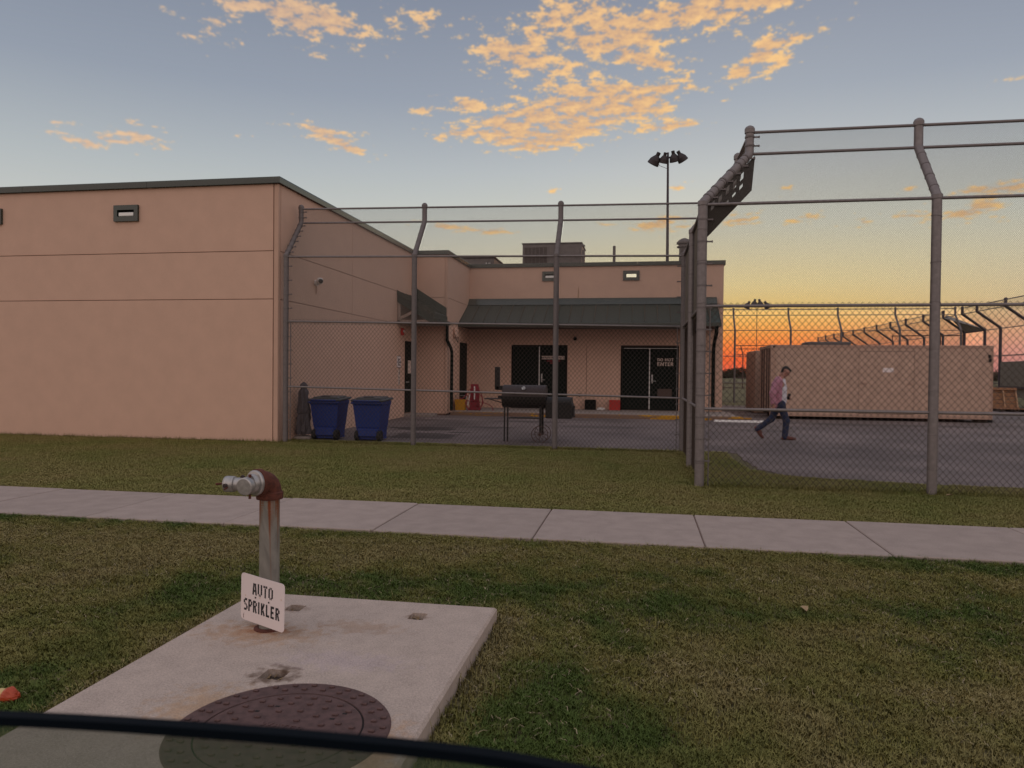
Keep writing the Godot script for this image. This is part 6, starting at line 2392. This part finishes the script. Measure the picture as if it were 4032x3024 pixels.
# ---------------------------------------------------------------- the walking person
# bones: [a, b, ra, rb]; fields add up as a smooth minimum and are meshed as surface nets
func skin_over(bones: Array, cell: float, k: float) -> Geo:
	var lo := Vector3.INF
	var hi := -Vector3.INF
	for b in bones:
		for e in 2:
			var r: float = b[2 + e] + cell * 3.0
			lo = lo.min(b[e] - Vector3.ONE * r)
			hi = hi.max(b[e] + Vector3.ONE * r)
	var nx := int((hi.x - lo.x) / cell) + 2
	var ny := int((hi.y - lo.y) / cell) + 2
	var nz := int((hi.z - lo.z) / cell) + 2
	var sum := PackedFloat32Array()
	sum.resize(nx * ny * nz)
	for b in bones:
		var a: Vector3 = b[0]
		var d: Vector3 = b[1] - a
		var dd := maxf(d.length_squared(), 1e-9)
		var reach := maxf(b[2], b[3]) + maxf(cell * 2.5, 4.0 / k)
		var l: Vector3 = a.min(b[1]) - Vector3.ONE * reach - lo
		var h: Vector3 = a.max(b[1]) + Vector3.ONE * reach - lo
		for z in range(maxi(0, int(l.z / cell)), mini(nz, int(h.z / cell) + 2)):
			for y in range(maxi(0, int(l.y / cell)), mini(ny, int(h.y / cell) + 2)):
				for x in range(maxi(0, int(l.x / cell)), mini(nx, int(h.x / cell) + 2)):
					var p := lo + Vector3(x, y, z) * cell
					var t := clampf((p - a).dot(d) / dd, 0.0, 1.0)
					var dist := (p - a - d * t).length() - lerpf(b[2], b[3], t)
					if dist < reach:
						sum[(z * ny + y) * nx + x] += exp(clampf(-dist * k, -60.0, 60.0))
	var f := PackedFloat32Array()
	f.resize(sum.size())
	for i in sum.size():
		f[i] = -log(maxf(sum[i], 1e-20)) / k
	var at := {}
	var g := Geo.new()
	var step := [1, nx, nx * ny]
	for z in nz - 1:
		for y in ny - 1:
			for x in nx - 1:
				var i0 := (z * ny + y) * nx + x
				var neg := 0
				for c in 8:
					if f[i0 + (c & 1) + ((c >> 1) & 1) * nx + (c >> 2) * nx * ny] < 0.0:
						neg += 1
				if neg == 0 or neg == 8:
					continue
				var s := Vector3.ZERO
				var m := 0
				for c in 8:
					for ax in 3:
						if c & (1 << ax):
							continue
						var c2 := c | (1 << ax)
						var p := Vector3(c & 1, (c >> 1) & 1, c >> 2)
						var q := Vector3(c2 & 1, (c2 >> 1) & 1, c2 >> 2)
						var fp := f[i0 + int(p.x) + int(p.y) * nx + int(p.z) * nx * ny]
						var fq := f[i0 + int(q.x) + int(q.y) * nx + int(q.z) * nx * ny]
						if (fp < 0.0) != (fq < 0.0):
							s += p.lerp(q, fp / (fp - fq))
							m += 1
				at[i0] = lo + (Vector3(x, y, z) + s / m) * cell
	var grad := func(i: int) -> Vector3:
		var e := Vector3.ZERO
		for c in 8:
			var v := f[i + (c & 1) + ((c >> 1) & 1) * nx + (c >> 2) * nx * ny]
			e += Vector3((c & 1) * 2 - 1, ((c >> 1) & 1) * 2 - 1, (c >> 2) * 2 - 1) * v
		return e.normalized()
	for i0 in at:
		for ax in 3:
			if (f[i0] < 0.0) == (f[i0 + step[ax]] < 0.0):
				continue
			var u: int = step[(ax + 1) % 3]
			var w: int = step[(ax + 2) % 3]
			var q := [i0, i0 - u, i0 - u - w, i0 - w]
			if not (at.has(q[1]) and at.has(q[2]) and at.has(q[3])):
				continue
			var nn := []
			for j in q:
				nn.append(grad.call(j))
			g.tri(at[q[0]], at[q[1]], at[q[2]], nn[0], nn[1], nn[2])
			g.tri(at[q[0]], at[q[2]], at[q[3]], nn[0], nn[2], nn[3])
	return g


func make_person() -> void:
	var gy := 0.035
	var o := thing("person", "person in pink overshirt and dark jeans striding right, looking down at a phone", "person", P(3.35, gy, 18.9))
	var nr := 18.78   # near side (right limbs)
	var fr := 19.02   # far side
	# joints
	var pelvis := P(3.34, 0.93, 18.9)
	var hip_r := P(3.35, 0.90, 18.81)
	var hip_l := P(3.34, 0.90, 18.99)
	var knee_r := P(3.49, 0.50, 18.80)
	var ank_r := P(3.455, 0.13, 18.80)
	var knee_l := P(3.17, 0.53, 18.98)
	var ank_l := P(2.86, 0.29, 18.99)
	var chest := P(3.33, 1.34, 18.9)
	var belly := P(3.36, 1.08, 18.9)
	var neck := P(3.36, 1.53, 18.9)
	var sh_r := P(3.29, 1.46, 18.73)
	var sh_l := P(3.31, 1.46, 19.07)
	var elb_r := P(3.14, 1.17, 18.68)
	var wr_r := P(3.15, 0.92, 18.68)
	var elb_l := P(3.30, 1.16, 19.10)
	var wr_l := P(3.50, 1.05, 19.00)
	var head := P(3.465, 1.69, 18.9)
	# the whole body, one surface
	var body := [[hip_r, knee_r, 0.085, 0.055], [knee_r, ank_r, 0.052, 0.036], [hip_l, knee_l, 0.085, 0.055], [knee_l, ank_l, 0.052, 0.036], [hip_r, hip_l, 0.095, 0.095], [pelvis, belly, 0.115, 0.11], [belly, chest, 0.11, 0.125], [chest + Vector3(0, 0.02, 0.06), chest + Vector3(0, 0.02, -0.06), 0.11, 0.11], [sh_r, sh_l, 0.06, 0.06], [chest, neck, 0.09, 0.055], [neck, head, 0.052, 0.06], [sh_r, elb_r, 0.05, 0.04], [elb_r, wr_r, 0.038, 0.027], [sh_l, elb_l, 0.05, 0.04], [elb_l, wr_l, 0.038, 0.027],
		[ank_r, P(3.60, 0.075, 18.79), 0.036, 0.03], [ank_l, P(2.93, 0.12, 18.99), 0.036, 0.03], [wr_r, wr_r + Vector3(0.0, -0.09, 0), 0.03, 0.024], [wr_l, wr_l + Vector3(0.07, 0.005, 0), 0.03, 0.024]]
	obj("body", skin_over(body, 0.022, 55.0), M.skin, o)
	# head with brow, nose, chin, ears; tilted forward
	var fw := Vector3(0.80, -0.60, 0).normalized()
	var up := Vector3(0.60, 0.80, 0).normalized()
	var hb := [[head + up * 0.04 - fw * 0.025, head + up * 0.035 + fw * 0.03, 0.078, 0.072], [head - up * 0.02 + fw * 0.03, head - up * 0.085 + fw * 0.055, 0.062, 0.036], [head - up * 0.03, head - up * 0.12 - fw * 0.03, 0.06, 0.052], [head + up * 0.015 + fw * 0.092, head - up * 0.028 + fw * 0.112, 0.011, 0.016], [head + up * 0.022 + fw * 0.088 + Vector3(0, 0, 0.03), head + up * 0.022 + fw * 0.088 - Vector3(0, 0, 0.03), 0.014, 0.014], [head - up * 0.062 + fw * 0.085 + Vector3(0, 0, 0.014), head - up * 0.062 + fw * 0.085 - Vector3(0, 0, 0.014), 0.012, 0.012]]
	for s in [-1.0, 1.0]:
		hb.append([head + up * 0.01 + Vector3(0, 0, 0.076 * s), head - up * 0.035 + fw * 0.005 + Vector3(0, 0, 0.072 * s), 0.015, 0.010])
	obj("head", skin_over(hb, 0.0075, 160.0), M.skin, o)
	var g := Geo.new()
	for s in [-1.0, 1.0]:
		g.lathe(head + up * 0.004 + fw * 0.083 + Vector3(0, 0, 0.031 * s), fw, [Vector2(0.011, 0.0), Vector2(0.008, 0.006), Vector2(0, 0.008)], 10)
	obj("eyes", g, M.hair, o)
	var hr := [[head + up * 0.062 - fw * 0.035, head + up * 0.072 + fw * 0.045, 0.074, 0.060], [head + up * 0.02 - fw * 0.055, head - up * 0.035 - fw * 0.05, 0.060, 0.046]]
	obj("hair", skin_over(hr, 0.009, 120.0), M.hair, o)
	# clothes
	var jeans := [[hip_r, knee_r, 0.105, 0.078], [knee_r, ank_r + Vector3(0, -0.02, 0), 0.076, 0.070], [hip_l, knee_l, 0.105, 0.076], [knee_l, ank_l + (ank_l - knee_l) * 0.05, 0.074, 0.066], [hip_r, hip_l, 0.112, 0.112], [pelvis + Vector3(0, 0.03, 0.05), pelvis + Vector3(0, 0.03, -0.05), 0.11, 0.11]]
	obj("jeans", skin_over(jeans, 0.017, 75.0), M.jeans, o)
	var tee := [[P(3.385, 0.99, 18.86), P(3.395, 1.30, 18.86), 0.115, 0.105], [P(3.385, 0.99, 18.94), P(3.395, 1.30, 18.94), 0.115, 0.105], [P(3.39, 1.30, 18.9), P(3.40, 1.47, 18.9), 0.105, 0.075]]
	obj("tee_shirt", skin_over(tee, 0.017, 75.0), M.tee_white, o)
	var over := [[sh_r, elb_r, 0.085, 0.074], [elb_r, wr_r + Vector3(0, 0.03, 0), 0.074, 0.058], [sh_l, elb_l, 0.082, 0.07], [elb_l, wr_l + Vector3(-0.05, -0.01, 0), 0.066, 0.05], [sh_r, sh_l, 0.075, 0.075], [P(3.27, 1.36, 18.84), P(3.25, 0.92, 18.84), 0.12, 0.11], [P(3.27, 1.36, 18.96), P(3.25, 0.92, 18.96), 0.12, 0.11], [P(3.30, 1.40, 18.76), P(3.30, 1.0, 18.77), 0.075, 0.07], [P(3.30, 1.40, 19.04), P(3.30, 1.0, 19.03), 0.075, 0.07], [P(3.30, 1.52, 18.84), P(3.30, 1.52, 18.96), 0.06, 0.06], [P(3.20, 0.95, 18.78), P(3.19, 0.86, 18.80), 0.085, 0.07]]
	obj("overshirt", skin_over(over, 0.017, 70.0), M.shirt_pink, o)
	for s in 2:
		var sole: float = gy + 0.005
		var sb := [[P(3.42, sole + 0.045, 18.80), P(3.64, sole + 0.038, 18.785), 0.045, 0.036], [P(3.44, sole + 0.09, 18.80), P(3.52, sole + 0.07, 18.80), 0.048, 0.04], [P(3.60, sole + 0.035, 18.79), P(3.69, sole + 0.03, 18.785), 0.036, 0.028]] if s == 0 else [[P(2.81, sole + 0.265, 18.99), P(2.93, sole + 0.08, 18.99), 0.042, 0.038], [P(2.86, sole + 0.26, 18.99), P(2.92, sole + 0.16, 18.99), 0.045, 0.04], [P(2.92, sole + 0.085, 18.99), P(2.975, sole + 0.035, 18.99), 0.036, 0.03]]
		obj("shoe", skin_over(sb, 0.011, 110.0), M.shoe_brown, o)
	# hands: palm, four fingers of unequal length, thumb; the far one holds the phone
	hand(o, wr_r, Vector3(0.06, -1, 0).normalized(), Vector3(1, 0, 0), 0.35)
	hand(o, wr_l, Vector3(1, 0.0, 0.15).normalized(), Vector3(0, 1, 0.3).normalized(), 0.9)
	var ph := thing("phone", "dark phone or wallet held at waist height by the walking person", "phone", P(3.56, 1.09, 18.95))
	g = Geo.new()
	g.box(P(3.565, 1.085, 18.955), Vector3(0.085, 0.15, 0.012), Basis(Vector3.BACK, -0.25) * Basis(Vector3.UP, 0.5), 0.004)
	obj("phone_body", g, M.phone_black, ph)


func hand(parent: Node3D, wrist: Vector3, along: Vector3, thumbward: Vector3, curl: float) -> void:
	var inward := along.cross(thumbward).normalized()
	thumbward = inward.cross(along).normalized()
	var b := [[wrist, wrist + along * 0.075, 0.026, 0.024]]
	for s in [-1.0, 1.0]:
		b.append([wrist + along * 0.02 + thumbward * 0.012 * s, wrist + along * 0.078 + thumbward * 0.026 * s, 0.016, 0.013])
	for k in 4:
		var root := wrist + along * 0.082 + thumbward * (0.030 - 0.020 * k)
		var l: float = [0.038, 0.044, 0.041, 0.031][k]
		var d1 := (along * cos(curl) + inward * sin(curl)).normalized()
		var d2 := (along * cos(curl * 2.0) + inward * sin(curl * 2.0)).normalized()
		b.append([root, root + d1 * l, 0.0095, 0.009])
		b.append([root + d1 * l, root + d1 * l + d2 * l * 0.85, 0.009, 0.0075])
	var t0 := wrist + along * 0.03 + thumbward * 0.026
	var t1 := t0 + (along * 0.7 + thumbward * 0.7 + inward * 0.2).normalized() * 0.038
	b.append([t0, t1, 0.012, 0.010])
	b.append([t1, t1 + (along * 0.9 + inward * 0.5).normalized() * 0.03, 0.010, 0.008])
	obj("hand", skin_over(b, 0.0055, 300.0), M.skin, parent)


func _ready() -> void:
	rng.seed = 42
	make_view()
	make_materials()
	make_ground()
	make_left_building()
	make_back_building()
	make_side_canopy()
	make_container()
	make_near_fences()
	make_far_fences()
	make_wall_things()
	make_roof_things()
	make_far_lights()
	make_far_trees()
	make_right_side_things()
	make_bin(-7.18, 16.35, "blue wheelie bin with grey lid next to the folded umbrella")
	make_bin(-6.12, 16.3, "blue wheelie bin with grey lid standing alone, nearer the first fence post from the building")
	make_umbrella()
	make_smoker()
	make_wall_clutter()
	make_slab()
	make_manhole()
	make_standpipe()
	make_sprinkler_sign()
	make_litter()
	make_car_window()
	make_person()
	make_lawn()
